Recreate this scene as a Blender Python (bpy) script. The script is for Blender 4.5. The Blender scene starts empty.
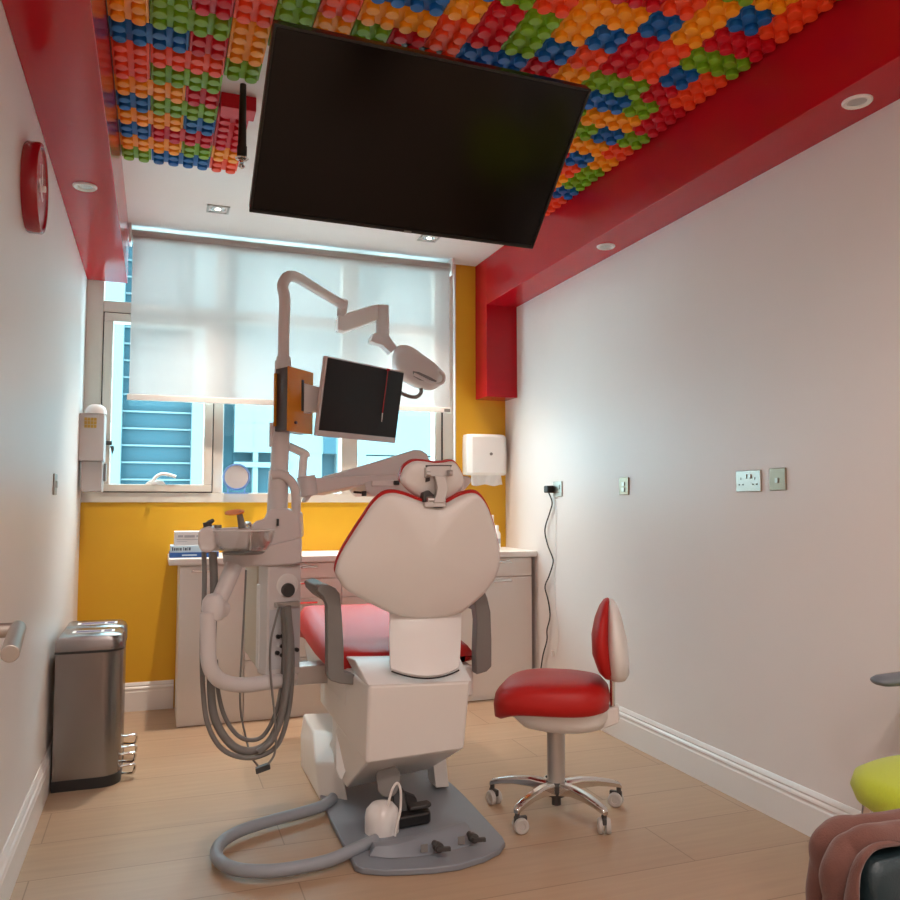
import bpy, bmesh, math, random
from mathutils import Vector, Matrix
random.seed(7)
SPOT_E, FILL_E, SUN_E, SKY_E, EXPO = 84., 38., .3, 6.4, 1.0
S = bpy.context.scene
COL = S.collection
PI = math.pi

# ------------------------------------------------------------------ materials
def mat(name, col, rough=.5, metal=0., spec=.5, coat=0., coat_rough=.1, var=0., scale=30., bump=0., bscale=200., sheen=0.):
    m = bpy.data.materials.new(name); m.use_nodes = True
    nt = m.node_tree; b = nt.nodes['Principled BSDF']
    b.inputs['Base Color'].default_value = (*col, 1)
    b.inputs['Roughness'].default_value = rough
    b.inputs['Metallic'].default_value = metal
    b.inputs['Specular IOR Level'].default_value = spec
    b.inputs['Coat Weight'].default_value = coat
    b.inputs['Coat Roughness'].default_value = coat_rough
    if sheen: b.inputs['Sheen Weight'].default_value = sheen
    tc = nt.nodes.new('ShaderNodeTexCoord')
    if var:
        n = nt.nodes.new('ShaderNodeTexNoise'); n.inputs['Scale'].default_value = scale; n.inputs['Detail'].default_value = 3
        mr = nt.nodes.new('ShaderNodeMapRange'); mr.inputs['To Min'].default_value = 1 - var; mr.inputs['To Max'].default_value = 1 + var
        mx = nt.nodes.new('ShaderNodeMix'); mx.data_type = 'RGBA'; mx.blend_type = 'MULTIPLY'; mx.inputs['Factor'].default_value = 1
        mx.inputs['A'].default_value = (*col, 1)
        nt.links.new(tc.outputs['Object'], n.inputs['Vector']); nt.links.new(n.outputs['Fac'], mr.inputs['Value'])
        nt.links.new(mr.outputs['Result'], mx.inputs['B']); nt.links.new(mx.outputs['Result'], b.inputs['Base Color'])
    if bump:
        n2 = nt.nodes.new('ShaderNodeTexNoise'); n2.inputs['Scale'].default_value = bscale; n2.inputs['Detail'].default_value = 2
        bp = nt.nodes.new('ShaderNodeBump'); bp.inputs['Strength'].default_value = bump; bp.inputs['Distance'].default_value = .004
        nt.links.new(tc.outputs['Object'], n2.inputs['Vector']); nt.links.new(n2.outputs['Fac'], bp.inputs['Height'])
        nt.links.new(bp.outputs['Normal'], b.inputs['Normal'])
    return m

M = {}
M['wall'] = mat('white_wall_paint', (.80, .752, .732), .42, spec=.35, var=.02, scale=3)
M['yellow'] = mat('yellow_wall_paint', (.74, .40, .022), .45, spec=.35, var=.03, scale=3)
M['ceil'] = mat('white_ceiling_paint', (.82, .79, .78), .7, var=.015, scale=4)
M['red'] = mat('glossy_red_lacquer', (.48, .005, .014), .18, spec=.30)
M['trim'] = mat('white_gloss_trim', (.80, .77, .75), .3, var=.02, scale=8)
M['frame'] = mat('cream_window_frame', (.70, .64, .56), .4, var=.02)
M['gasket'] = mat('black_rubber', (.012, .012, .012), .6)
M['white'] = mat('white_plastic', (.83, .81, .79), .32, coat=.1, var=.015, scale=10)
M['shell'] = mat('warm_white_shell', (.80, .77, .735), .35, var=.015, scale=10)
M['cab'] = mat('white_cabinet_gloss', (.80, .75, .71), .38, var=.01)
M['top'] = mat('white_worktop', (.85, .83, .80), .3, var=.02, scale=40)
M['greyarm'] = mat('grey_plastic', (.19, .18, .17), .42, var=.03)
M['unit'] = mat('unit_grey_white_plastic', (.70, .655, .64), .36, var=.02, scale=10)
M['shaded_box'] = mat('shaded_white_plastic', (.44, .39, .375), .4, var=.02)  # white wall box, its backlit shade put into a darker colour
M['tube'] = mat('blind_tube_cover', (.46, .42, .39), .6)
M['panel'] = mat('pale_grey_panel', (.58, .58, .60), .4)
M['cream'] = mat('cream_plastic', (.62, .55, .44), .4, var=.02)
M['hose'] = mat('grey_hose', (.20, .19, .18), .5, var=.05)
M['fat_hose'] = mat('blue_grey_hose', (.28, .31, .345), .45, var=.05)
M['plate'] = mat('blue_grey_base_plate', (.225, .25, .285), .4, var=.04, scale=20)
M['black'] = mat('black_plastic', (.015, .015, .016), .4)
M['dark'] = mat('dark_grey_plastic', (.05, .047, .045), .45)
M['screen'] = mat('black_screen', (.004, .003, .003), .14, spec=.28)
M['bezel'] = mat('black_bezel', (.010, .010, .010), .35)
M['mon_screen'] = mat('monitor_screen', (.010, .010, .011), .35, spec=.3)
M['mon_frame'] = mat('monitor_frame', (.62, .58, .57), .35)
M['vinyl'] = mat('red_vinyl', (.46, .012, .010), .46, spec=.35, coat=.0, var=.04, scale=15, bump=.05, bscale=350)
M['acrylic'] = mat('orange_acrylic', (.66, .24, .012), .22, coat=.3)
M['brown'] = mat('dark_brown_panel', (.055, .035, .028), .4)
M['steel'] = mat('brushed_steel', (.27, .255, .25), .24, metal=1., var=.10, scale=6)
M['chrome'] = mat('chrome', (.72, .70, .68), .12, metal=1.)
M['satin'] = mat('satin_nickel', (.40, .37, .33), .4, metal=1.)
M['alum'] = mat('satin_aluminium', (.55, .53, .51), .34, metal=.8)
M['brass'] = mat('aged_satin_plate', (.30, .25, .185), .4, metal=.8)
M['lime'] = mat('lime_wool_fabric', (.52, .62, .025), .9, var=.18, scale=260, bump=.5, bscale=500, sheen=.3)
M['coat'] = mat('brown_wool_cloth', (.115, .042, .030), .9, var=.15, scale=60, bump=.3, bscale=400, sheen=.3)
M['teal'] = mat('dark_teal_leather', (.010, .026, .032), .45, var=.1, scale=40, bump=.15, bscale=250)
M['armpad'] = mat('grey_arm_pad', (.15, .17, .20), .35)
M['blue'] = mat('blue_card', (.02, .10, .34), .45)
M['paleblue'] = mat('pale_blue_card', (.55, .70, .80), .45)
M['card'] = mat('white_card', (.80, .78, .78), .5)
M['ink'] = mat('dark_ink', (.05, .08, .14), .6)
M['greyink'] = mat('grey_ink', (.42, .42, .46), .6)
M['purple'] = mat('purple_print', (.10, .05, .12), .5)
M['gold'] = mat('gold_mesh', (.45, .28, .06), .4, metal=.4)
M['orange_shield'] = mat('orange_shield', (.85, .22, .005), .55, spec=.2)
M['paper'] = mat('white_paper', (.85, .83, .80), .8, bump=.3, bscale=60)
M['wheel'] = mat('grey_wheel', (.50, .47, .44), .5)
M['rod'] = mat('dark_brown_rod', (.016, .012, .010), .45)
M['mirror'] = mat('mirror_disc', (.75, .73, .72), .15, metal=.85)
M['bluerim'] = mat('blue_plastic', (.16, .30, .62), .35)
M['redclock'] = mat('red_plastic', (.34, .006, .014), .25, coat=.3)
for k, c in dict(G=(.20, .42, .012), O=(.95, .34, .006), T=(.92, .075, .015), R=(.62, .004, .016), B=(.006, .125, .42)).items():
    M['brick' + k] = mat('brick_plastic_' + dict(G='green', O='orange', T='coral', R='crimson', B='blue')[k], c, .40, spec=.3, var=.04, scale=6)

def glass_mat(name, col, refl=.9, glossy_rough=.02):
    m = bpy.data.materials.new(name); m.use_nodes = True; nt = m.node_tree
    for n in list(nt.nodes): nt.nodes.remove(n)
    o = nt.nodes.new('ShaderNodeOutputMaterial'); t = nt.nodes.new('ShaderNodeBsdfTransparent'); g = nt.nodes.new('ShaderNodeBsdfGlossy')
    fr = nt.nodes.new('ShaderNodeLayerWeight'); fr.inputs['Blend'].default_value = .15
    pw = nt.nodes.new('ShaderNodeMath'); pw.operation = 'MULTIPLY_ADD'; pw.inputs[1].default_value = .6; pw.inputs[2].default_value = .035
    mx = nt.nodes.new('ShaderNodeMixShader')
    t.inputs['Color'].default_value = (*col, 1); g.inputs['Roughness'].default_value = glossy_rough
    mu = nt.nodes.new('ShaderNodeMath'); mu.operation = 'MULTIPLY'; mu.inputs[1].default_value = refl
    nt.links.new(fr.outputs['Facing'], pw.inputs[0]); nt.links.new(pw.outputs[0], mu.inputs[0]); nt.links.new(mu.outputs[0], mx.inputs['Fac'])
    nt.links.new(t.outputs[0], mx.inputs[1]); nt.links.new(g.outputs[0], mx.inputs[2]); nt.links.new(mx.outputs[0], o.inputs['Surface'])
    return m
M['glass'] = glass_mat('tinted_window_glass', (.74, .94, .98), .6)
M['bowlglass'] = glass_mat('clear_bowl_glass', (.94, .93, .92), 1.6, .03)

def blind_mat():
    m = bpy.data.materials.new('woven_blind_fabric'); m.use_nodes = True; nt = m.node_tree
    for n in list(nt.nodes): nt.nodes.remove(n)
    o = nt.nodes.new('ShaderNodeOutputMaterial'); d = nt.nodes.new('ShaderNodeBsdfDiffuse'); t = nt.nodes.new('ShaderNodeBsdfTranslucent'); p = nt.nodes.new('ShaderNodeBsdfTransparent')
    tc = nt.nodes.new('ShaderNodeTexCoord'); no = nt.nodes.new('ShaderNodeTexNoise'); no.inputs['Scale'].default_value = 8
    ra = nt.nodes.new('ShaderNodeMapRange'); ra.inputs['To Min'].default_value = .42; ra.inputs['To Max'].default_value = .48
    d.inputs['Color'].default_value = (.54, .50, .48, 1); t.inputs['Color'].default_value = (.64, .55, .52, 1); p.inputs['Color'].default_value = (1, .90, .87, 1)
    a = nt.nodes.new('ShaderNodeMixShader'); b = nt.nodes.new('ShaderNodeMixShader'); a.inputs['Fac'].default_value = .34; b.inputs['Fac'].default_value = .38
    nt.links.new(tc.outputs['Object'], no.inputs['Vector']); nt.links.new(no.outputs['Fac'], ra.inputs['Value']); nt.links.new(ra.outputs['Result'], a.inputs['Fac'])
    nt.links.new(d.outputs[0], a.inputs[1]); nt.links.new(t.outputs[0], a.inputs[2]); nt.links.new(a.outputs[0], b.inputs[1]); nt.links.new(p.outputs[0], b.inputs[2])
    nt.links.new(b.outputs[0], o.inputs['Surface'])
    return m
M['blind'] = blind_mat()

def floor_mat():
    m = bpy.data.materials.new('light_oak_planks'); m.use_nodes = True; nt = m.node_tree; b = nt.nodes['Principled BSDF']
    tc = nt.nodes.new('ShaderNodeTexCoord')
    br = nt.nodes.new('ShaderNodeTexBrick'); br.offset = .37; br.inputs['Scale'].default_value = 1
    br.inputs['Brick Width'].default_value = 1.28; br.inputs['Row Height'].default_value = .30
    br.inputs['Mortar Size'].default_value = .0022; br.inputs['Mortar Smooth'].default_value = .3
    br.inputs['Color1'].default_value = (.47, .325, .215, 1); br.inputs['Color2'].default_value = (.43, .293, .19, 1); br.inputs['Mortar'].default_value = (.28, .185, .12, 1)
    mp = nt.nodes.new('ShaderNodeMapping'); mp.inputs['Scale'].default_value = (1.2, 16, 1)
    wn = nt.nodes.new('ShaderNodeTexNoise'); wn.inputs['Scale'].default_value = 2.2; wn.inputs['Detail'].default_value = 6; wn.inputs['Distortion'].default_value = .6
    mr = nt.nodes.new('ShaderNodeMapRange'); mr.inputs['To Min'].default_value = .86; mr.inputs['To Max'].default_value = 1.12
    mx = nt.nodes.new('ShaderNodeMix'); mx.data_type = 'RGBA'; mx.blend_type = 'MULTIPLY'; mx.inputs['Factor'].default_value = 1
    L = nt.links.new
    L(tc.outputs['Object'], br.inputs['Vector']); L(tc.outputs['Object'], mp.inputs['Vector']); L(mp.outputs['Vector'], wn.inputs['Vector'])
    L(wn.outputs['Fac'], mr.inputs['Value']); L(br.outputs['Color'], mx.inputs['A']); L(mr.outputs['Result'], mx.inputs['B']); L(mx.outputs['Result'], b.inputs['Base Color'])
    b.inputs['Roughness'].default_value = .38; b.inputs['Specular IOR Level'].default_value = .4
    return m
M['floor'] = floor_mat()

# ------------------------------------------------------------------ mesh helpers
def V(p): return Vector(p)
class MB:
    def __init__(s): s.v = []; s.f = []
    def add(s, vs, fs):
        n = len(s.v); s.v += [tuple(p) for p in vs]; s.f += [tuple(i + n for i in f) for f in fs]; return s
    def box(s, x0, x1, y0, y1, z0, z1, rz=0, piv=None):
        vs = [V((x, y, z)) for z in (z0, z1) for (x, y) in ((x0, y0), (x1, y0), (x1, y1), (x0, y1))]
        if rz:
            pv = V(piv) if piv else V(((x0 + x1) / 2, (y0 + y1) / 2, 0)); R = Matrix.Rotation(rz, 3, 'Z')
            vs = [pv + R @ (p - pv) for p in vs]
        return s.add(vs, [(3, 2, 1, 0), (4, 5, 6, 7), (0, 1, 5, 4), (1, 2, 6, 5), (2, 3, 7, 6), (3, 0, 4, 7)])
    def obox(s, c, ax, ay, az):
        c, ax, ay, az = V(c), V(ax), V(ay), V(az)
        vs = [c + ax * i + ay * j + az * k for k in (-1, 1) for (i, j) in ((-1, -1), (1, -1), (1, 1), (-1, 1))]
        return s.add(vs, [(3, 2, 1, 0), (4, 5, 6, 7), (0, 1, 5, 4), (1, 2, 6, 5), (2, 3, 7, 6), (3, 0, 4, 7)])
    def prism(s, pts, vec):
        n = len(pts); vec = V(vec); a = [V(p) for p in pts]
        nm = Vector((0, 0, 0))
        for i in range(n): nm += a[i].cross(a[(i + 1) % n])
        if nm.dot(vec) > 0: a.reverse()
        vs = a + [p + vec for p in a]
        return s.add(vs, [tuple(range(n)), tuple(range(2 * n - 1, n - 1, -1))] + [(i, i + n, (i + 1) % n + n, (i + 1) % n) for i in range(n)])
    def loft(s, rings, cap0=True, cap1=True, closed=True):
        n = len(rings[0]); vs = [p for r in rings for p in r]; fs = []
        for k in range(len(rings) - 1):
            for i in range(n if closed else n - 1):
                j = (i + 1) % n; fs.append((k * n + i, k * n + j, (k + 1) * n + j, (k + 1) * n + i))
        if cap0: fs.append(tuple(range(n - 1, -1, -1)))
        if cap1: fs.append(tuple(range((len(rings) - 1) * n, len(rings) * n)))
        return s.add(vs, fs)
    def cyl(s, a, b, r, r2=None, n=20):
        a, b = V(a), V(b); d = (b - a).normalized(); r2 = r if r2 is None else r2
        u = d.orthogonal().normalized(); w = d.cross(u)
        return s.loft([[p + (u * math.cos(t) + w * math.sin(t)) * q for t in [2 * PI * i / n for i in range(n)]] for p, q in ((a, r), (b, r2))])
    def tube(s, pts, r, n=12, sub=6, rr=None):
        P = catmull([V(p) for p in pts], sub) if sub > 1 else [V(p) for p in pts]
        rings = []; u = None
        for i, p in enumerate(P):
            d = (P[min(i + 1, len(P) - 1)] - P[max(i - 1, 0)]).normalized()
            if u is None: u = d.orthogonal().normalized()
            u = (u - d * u.dot(d)).normalized(); w = d.cross(u)
            q = r if rr is None else rr[0] + (rr[1] - rr[0]) * i / (len(P) - 1)
            rings.append([p + (u * math.cos(t) + w * math.sin(t)) * q for t in [2 * PI * k / n for k in range(n)]])
        return s.loft(rings)
    def lathe(s, c, prof, ax=(0, 0, 1), n=28, closed=False):
        c = V(c); d = V(ax).normalized(); u = d.orthogonal().normalized(); w = d.cross(u)
        rings = [[c + d * h + (u * math.cos(t) + w * math.sin(t)) * max(r, 1e-4) for t in [2 * PI * i / n for i in range(n)]] for r, h in prof]
        if closed: rings.append(rings[0])
        return s.loft(rings, not closed, not closed)
    def grid(s, rows):
        n = len(rows[0]); vs = [p for r in rows for p in r]
        return s.add(vs, [(k * n + i, k * n + i + 1, (k + 1) * n + i + 1, (k + 1) * n + i) for k in range(len(rows) - 1) for i in range(n - 1)])

def catmull(P, sub, closed=False):
    out = []; n = len(P)
    for i in range(n if closed else n - 1):
        if closed: a, b, c, d = P[(i - 1) % n], P[i], P[(i + 1) % n], P[(i + 2) % n]
        else: a, b, c, d = P[max(i - 1, 0)], P[i], P[i + 1], P[min(i + 2, n - 1)]
        for k in range(sub):
            t = k / sub
            out.append(.5 * ((2 * b) + (c - a) * t + (2 * a - 5 * b + 4 * c - d) * t * t + (3 * b - a - 3 * c + d) * t ** 3))
    if not closed: out.append(P[-1])
    return out

def obj(name, mb, m, parent=None, bevel=0., seg=2, sub=0, ang=38, label=None, solid=0., mesh=None):
    o_pos = None
    if mesh is None:
        xs = [p[0] for p in mb.v]; ys = [p[1] for p in mb.v]; zs = [p[2] for p in mb.v]
        o_pos = V(((min(xs) + max(xs)) / 2, (min(ys) + max(ys)) / 2, min(zs)))
        mesh = bpy.data.meshes.new(name)
        mesh.from_pydata([V(p) - o_pos for p in mb.v], [], mb.f)
        bm = bmesh.new(); bm.from_mesh(mesh)
        if not solid: bmesh.ops.recalc_face_normals(bm, faces=bm.faces)
        bm.to_mesh(mesh); bm.free()
        mesh.polygons.foreach_set('use_smooth', [True] * len(mesh.polygons))
        mesh.set_sharp_from_angle(angle=math.radians(ang))
        mesh.materials.append(M[m] if isinstance(m, str) else m)
    o = bpy.data.objects.new(name, mesh); COL.objects.link(o)
    if solid:
        md = o.modifiers.new('solid', 'SOLIDIFY'); md.thickness = solid; md.offset = 0
    if bevel:
        md = o.modifiers.new('bevel', 'BEVEL'); md.width = bevel; md.segments = seg; md.limit_method = 'ANGLE'; md.angle_limit = math.radians(35); md.harden_normals = True
    if sub:
        md = o.modifiers.new('sub', 'SUBSURF'); md.levels = sub; md.render_levels = sub
    if parent is not None:
        o.parent = parent; o.location = o_pos - world(parent)
    else: o.location = o_pos
    if label: o['label'] = label
    return o
def world(o):
    p = V(o.location)
    while o.parent is not None: o = o.parent; p += V(o.location)
    return p
def tag(o, label, cat, group=None, kind=None):
    o['label'] = label; o['category'] = cat
    if group: o['group'] = group
    if kind: o['kind'] = kind
    return o
def thing(name, loc, label, cat, group=None):
    o = bpy.data.objects.new(name, None); o.empty_display_size = .1; COL.objects.link(o); o.location = loc
    return tag(o, label, cat, group)
def struct(name, mb, m, parent=None, label=None, cat=None, **k):
    o = obj(name, mb, m, parent, **k); o['kind'] = 'structure'
    if label: o['label'] = label
    if cat and parent is None: o['category'] = cat
    return o

XL, XR, YB, ZC, ZS = -.41, 2.26, 5.12, 2.834, 2.52
Y0 = -1.6
# ------------------------------------------------------------------ setting
struct('floor', MB().box(XL - .1, XR + .1, Y0 - .1, YB + .1, -.06, 0), 'floor', label='light oak plank floor of the treatment room', cat='floor')
struct('ceiling', MB().box(XL - .1, XR + .1, Y0 - .1, YB + .2, ZC, ZC + .08), 'ceil', label='white ceiling above the window end of the room', cat='ceiling')
struct('wall_left', MB().box(XL - .1, XL, Y0 - .1, YB + .2, 0, ZC), 'wall', label='white wall on the bin side of the room', cat='wall')
struct('wall_right', MB().box(XR, XR + .1, Y0 - .1, YB + .2, 0, ZC), 'wall', label='long white wall carrying the metal sockets', cat='wall')
struct('wall_front', MB().box(XL, XR, Y0 - .1, Y0, 0, ZC), 'wall', label='white wall facing the window', cat='wall')
XW = 1.893                                         # right edge of the window opening
struct('wall_back', MB().box(XL, XR, YB, YB + .18, 0, 1.205).box(XW, XR, YB, YB + .18, 1.205, ZC), 'yellow', label='yellow wall below and beside the window', cat='wall')
struct('trim_1', MB().box(XL, -.19, Y0, YB, 2.507, ZC), 'red', bevel=.003, label='glossy red ceiling bulkhead above the red wall clock', cat='bulkhead')
struct('trim_2', MB().box(2.038, XR, Y0, 4.92, ZS, ZC).box(2.038, XR, 4.92, YB, 1.905, ZC), 'red', bevel=.003, label='glossy red bulkhead along the socket wall, dropping in the window corner', cat='bulkhead')

def baseboard(pts_dir, name, label):
    # profile: depth from the wall, height
    prof = [(0, 0), (.018, 0), (.018, .108), (.015, .114), (.015, .121), (.018, .126), (.016, .133), (.010, .139), (.012, .145), (.008, .156), (.004, .162), (0, .162)]
    a, b, inward = pts_dir
    rings = [[V(p) + V(inward) * d + V((0, 0, z)) for d, z in prof] for p in (a, b)]
    struct(name, MB().loft(rings), 'trim', ang=25, label=label, cat='baseboard')
baseboard(((XL, 1.35, 0), (XL, YB, 0), (1, 0, 0)), 'baseboard_left', 'white moulded baseboard running to the steel bin')
baseboard(((XR, Y0, 0), (XR, 4.66, 0), (-1, 0, 0)), 'baseboard_right', 'white moulded baseboard under the metal sockets')
baseboard(((XL + .018, YB, 0), (.12, YB, 0), (0, -1, 0)), 'baseboard_back', 'short white baseboard below the yellow wall')

# ------------------------------------------------------------------ window
YW = 5.13
WF = MB()
zb = 1.205
yf0, yf1 = YW - .02, YW + .07
X_l, X_g0, X_g1 = -.41, -.325, .327
xm = [(0.318,5.130,1.524)[0], (0.377,5.130,1.525)[0], (1.110,5.130,1.542)[0], (1.215,5.130,1.544)[0], (1.742,5.130,1.556)[0]]
xc0 = (-0.316,5.130,1.510)[0]
zb1 = (0.483,5.130,1.263)[2]
zt0, zt1 = 2.325, 2.392
WF.box(XL, XW, yf0, yf1, zb, zb1)                     # bottom rail
WF.box(XL, xc0, yf0, yf1, zb1, ZC)                     # left jamb
WF.box(xm[0], xm[1], yf0, yf1, zb1, ZC)
WF.box(xm[2], xm[3], yf0, yf1, zb1, ZC)
WF.box(xm[4], XW, yf0, yf1, zb1, ZC)
for a, b in ((xc0, xm[0]), (xm[1], xm[2]), (xm[3], xm[4])):
    WF.box(a, b, yf0 + .002, yf1, zt0, zt1); WF.box(a, b, yf0 + .002, yf1, 2.79, ZC)
win = struct('window_1', WF, 'frame', bevel=.004, label='cream framed window filling the back wall behind the blind', cat='window')
# opening casement
cz0, cz1 = zb1 + .006, zt0 - .006
c0, c1 = xc0 + .006, xm[0] - .006
CF = MB().box(c0, c1, yf0 - .012, yf1 - .02, cz0, cz0 + .042).box(c0, c1, yf0 - .012, yf1 - .02, cz1 - .05, cz1)
CF.box(c0, c0 + .05, yf0 - .012, yf1 - .02, cz0 + .042, cz1 - .05).box(c1 - .05, c1, yf0 - .012, yf1 - .02, cz0 + .042, cz1 - .05)
struct('casement', CF, 'frame', win, bevel=.004)
struct('gasket', MB().box(xc0, c0, yf0 + .006, yf1, zb1, zt0).box(c1, xm[0], yf0 + .006, yf1, zb1, zt0).box(c0, c1, yf0 + .006, yf1, zb1, cz0).box(c0, c1, yf0 + .006, yf1, cz1, zt0), 'gasket', win)
struct('glass_pane', MB().box(c0 + .04, c1 - .04, yf0 + .03, yf0 + .036, cz0 + .03, cz1 - .04), 'glass', win)
struct('glass_pane', MB().box(xm[1] - .005, xm[2] + .005, yf0 + .04, yf0 + .046, zb1 - .005, zt0 + .005), 'glass', win)
struct('glass_pane', MB().box(xm[3] - .005, xm[4] + .005, yf0 + .04, yf0 + .046, zb1 - .005, zt0 + .005), 'glass', win)
for a, b in ((xc0, xm[0]), (xm[1], xm[2]), (xm[3], xm[4])):
    struct('glass_pane', MB().box(a - .005, b + .005, yf0 + .04, yf0 + .046, zt1 - .005, 2.795), 'glass', win)
struct('gap_strip', MB().box(xm[4] + .045, xm[4] + .055, yf0 - .003, yf0 + .01, zb1, ZC - .02), 'gasket', win)
# stay handle on the bottom rail of the casement and the small key lock
hz = cz0 + .042
hb = [(-0.070,5.100,1.301),(-0.054,5.100,1.325),(-0.027,5.100,1.337),(0.001,5.100,1.337),(0.035,5.100,1.332),(0.058,5.100,1.302)]
struct('window_handle', MB().prism(hb, (0, .03, 0)).tube([(-0.021,5.085,1.325),(-0.005,5.085,1.354),(0.028,5.085,1.372),(0.073,5.085,1.367),(0.107,5.085,1.356)], .010, n=10).cyl((-0.015,5.100,1.319), (-0.015,5.060,1.318), .012), 'white', win, bevel=.002)
struct('window_lock', MB().box(*[v for v in ((-0.288,5.100,1.555)[0], (-0.251,5.100,1.556)[0])], 5.085, 5.12, (-0.272,5.100,1.538)[2], (-0.272,5.100,1.561)[2]).prism([(-0.260,5.085,1.532),(-0.239,5.085,1.532),(-0.238,5.085,1.509),(-0.248,5.085,1.479),(-0.254,5.085,1.508)], (0, .006, 0)), 'dark', win)

# roller blind
bl = thing('roller_blind', (0.773,5.000,1.810), 'sheer white roller blind drawn halfway down the window', 'blind')
bx0, bx1 = (-0.173,5.000,2.379)[0], (1.816,5.000,2.551)[0]
obj('fabric', MB().box(bx0 + .01, bx1 - .01, 5.0, 5.0012, 1.83, 2.765), 'blind', bl)
obj('bottom_bar', MB().box(bx0, bx1, 4.992, 5.010, 1.795, 1.83), 'shell', bl, bevel=.004)
obj('roller_tube', MB().cyl((bx0, 5.035, 2.772), (bx1, 5.035, 2.772), .036), 'tube', bl)
for sx in (bx0 - .012, bx1):
    obj('bracket', MB().box(sx, sx + .014, 4.985, 5.09, 2.72, 2.834), 'white', bl, bevel=.004)
obj('pull_chain', MB().tube([(bx1 + .022, 5.0, 2.76), (bx1 + .024, 4.99, 2.0), (bx1 + .022, 4.995, 1.40), (bx1 + .026, 5.01, 1.36), (bx1 + .030, 5.02, 1.40), (bx1 + .028, 5.03, 2.76)], .003, n=6), 'white', bl)
obj('clip', MB().box(bx1 - .05, bx1 - .01, 4.985, 4.992, 1.80, 1.82), 'greyarm', bl)

# ------------------------------------------------------------------ buildings across the street
M['facade'] = mat('pale_facade_render', (.092, .138, .147), .8, var=.02, scale=.6)
M['bglass'] = mat('teal_facade_glass', (.011, .042, .056), .5, spec=.2)
M['bglass2'] = mat('grey_green_facade_glass', (.09, .14, .15), .35, var=.1, scale=.5)
YE = 13.
b1 = thing('office_building', (0, YE, -8), 'teal louvred office tower seen through the casement pane', 'building')
fx = [(-0.900,13.000,1.688)[0], (-0.518,13.000,1.693)[0], (0.489,13.000,1.707)[0], (0.961,13.000,1.714)[0]]
obj('wall', MB().box(fx[0] - 1.5, fx[1], YE, YE + 6, -8, 5.9).box(fx[2], fx[3], YE, YE + 6, -8, 5.9), 'facade', b1)
obj('glazing', MB().box(fx[1], fx[2], YE + .35, YE + 6, -8, 5.9), 'bglass', b1)
sl = MB()
for k in range(-26, 17): sl.box(fx[1], fx[2], YE + .30, YE + .36, 1.55 + k * .262, 1.55 + k * .262 + .026)
o = obj('slats', sl, 'facade', b1)
b2 = thing('apartment_building', (2.5, YE, -8), 'pale panelled building with teal windows behind the monitor pole', 'building')
gx = [(1.127,13.000,1.716)[0], (1.416,13.000,1.720)[0], (1.493,13.000,1.721)[0], (1.945,13.000,1.728)[0], (2.505,13.000,1.735)[0], (2.751,13.000,1.739)[0], (3.133,13.000,1.744)[0]]
zz = [(1.289,13.000,2.000)[2], (1.292,13.000,1.844)[2], (1.293,13.000,1.765)[2], (1.282,13.000,2.456)[2]]
obj('wall', MB().box(gx[0], 9., YE, YE + 6, zz[0], 5.9).box(gx[0], gx[3] + .05, YE - .03, YE + .2, zz[2], zz[1]).box(gx[1], gx[2], YE + .005, YE + 5.5, -8, zz[0]).box(gx[3], gx[4], YE + .005, YE + 5.5, -8, zz[0]).box(gx[5], gx[6] + .1, YE, YE + 6, -8, zz[0]), 'facade', b2)
obj('corner_glazing', MB().box(fx[3], gx[0], YE + .25, YE + 6, -8, 5.9), 'bglass', b2)
for a, b in ((gx[0], gx[1]), (gx[2], gx[3]), (gx[4], gx[5])):
    obj('glazing', MB().box(a, b, YE + .22, YE + 5.9, -8, zz[0]), 'bglass', b2)
obj('glazing', MB().box(gx[6] + .1, 9., YE + .02, YE + 5.9, -8, zz[0] - .02), 'bglass2', b2)
obj('tall_window', MB().box(gx[4] + .02, gx[5] - .02, YE - .03, YE + .1, zz[0], 3.4), 'bglass', b2)
obj('joint', MB().box(gx[0], gx[4], YE - .004, YE + .01, zz[3], zz[3] + .015).box(gx[1], gx[1] + .015, YE - .004, YE + .01, zz[0], 6), 'bglass2', b2)

# ------------------------------------------------------------------ ceiling bricks
BR = {  # rows counted from the window end, columns from the bulkhead over the clock
 0: 'GBBT...........GT', 1: 'OOGO...........OT', 2: 'BRRR...........RB', 3: 'OOBR..........BOG', 4: 'BGGR..........GTG',
 5: 'OORF..........RBO', 6: 'TGG..........TOOT', 7: 'TTTG........RGGBG', 8: 'BBRO........BGOOR', 9: 'OGGOG......OTBBGR',
 10: 'OGRTGOGRTBBROGGRT', 11: 'RGRTGTOOTRGBTRTBT', 12: '...OGTBBORGOBRTGG', 13: '.......BBGTOOBORR', 14: '..........GRRTOBT', 15: '.............TGOT', 16: '..............OOG'}
CN = dict(G='green', O='orange', T='coral red', R='crimson', B='blue')
ORD = ['first', 'second', 'third', 'fourth', 'fifth', 'sixth', 'seventh', 'eighth', 'ninth', 'tenth', 'eleventh', 'twelfth', 'thirteenth', 'fourteenth', 'fifteenth', 'sixteenth', 'seventeenth']
PIT, PX_, BX0, BY1, BT = .129, .1304, -.188, 3.985, .018
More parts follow.
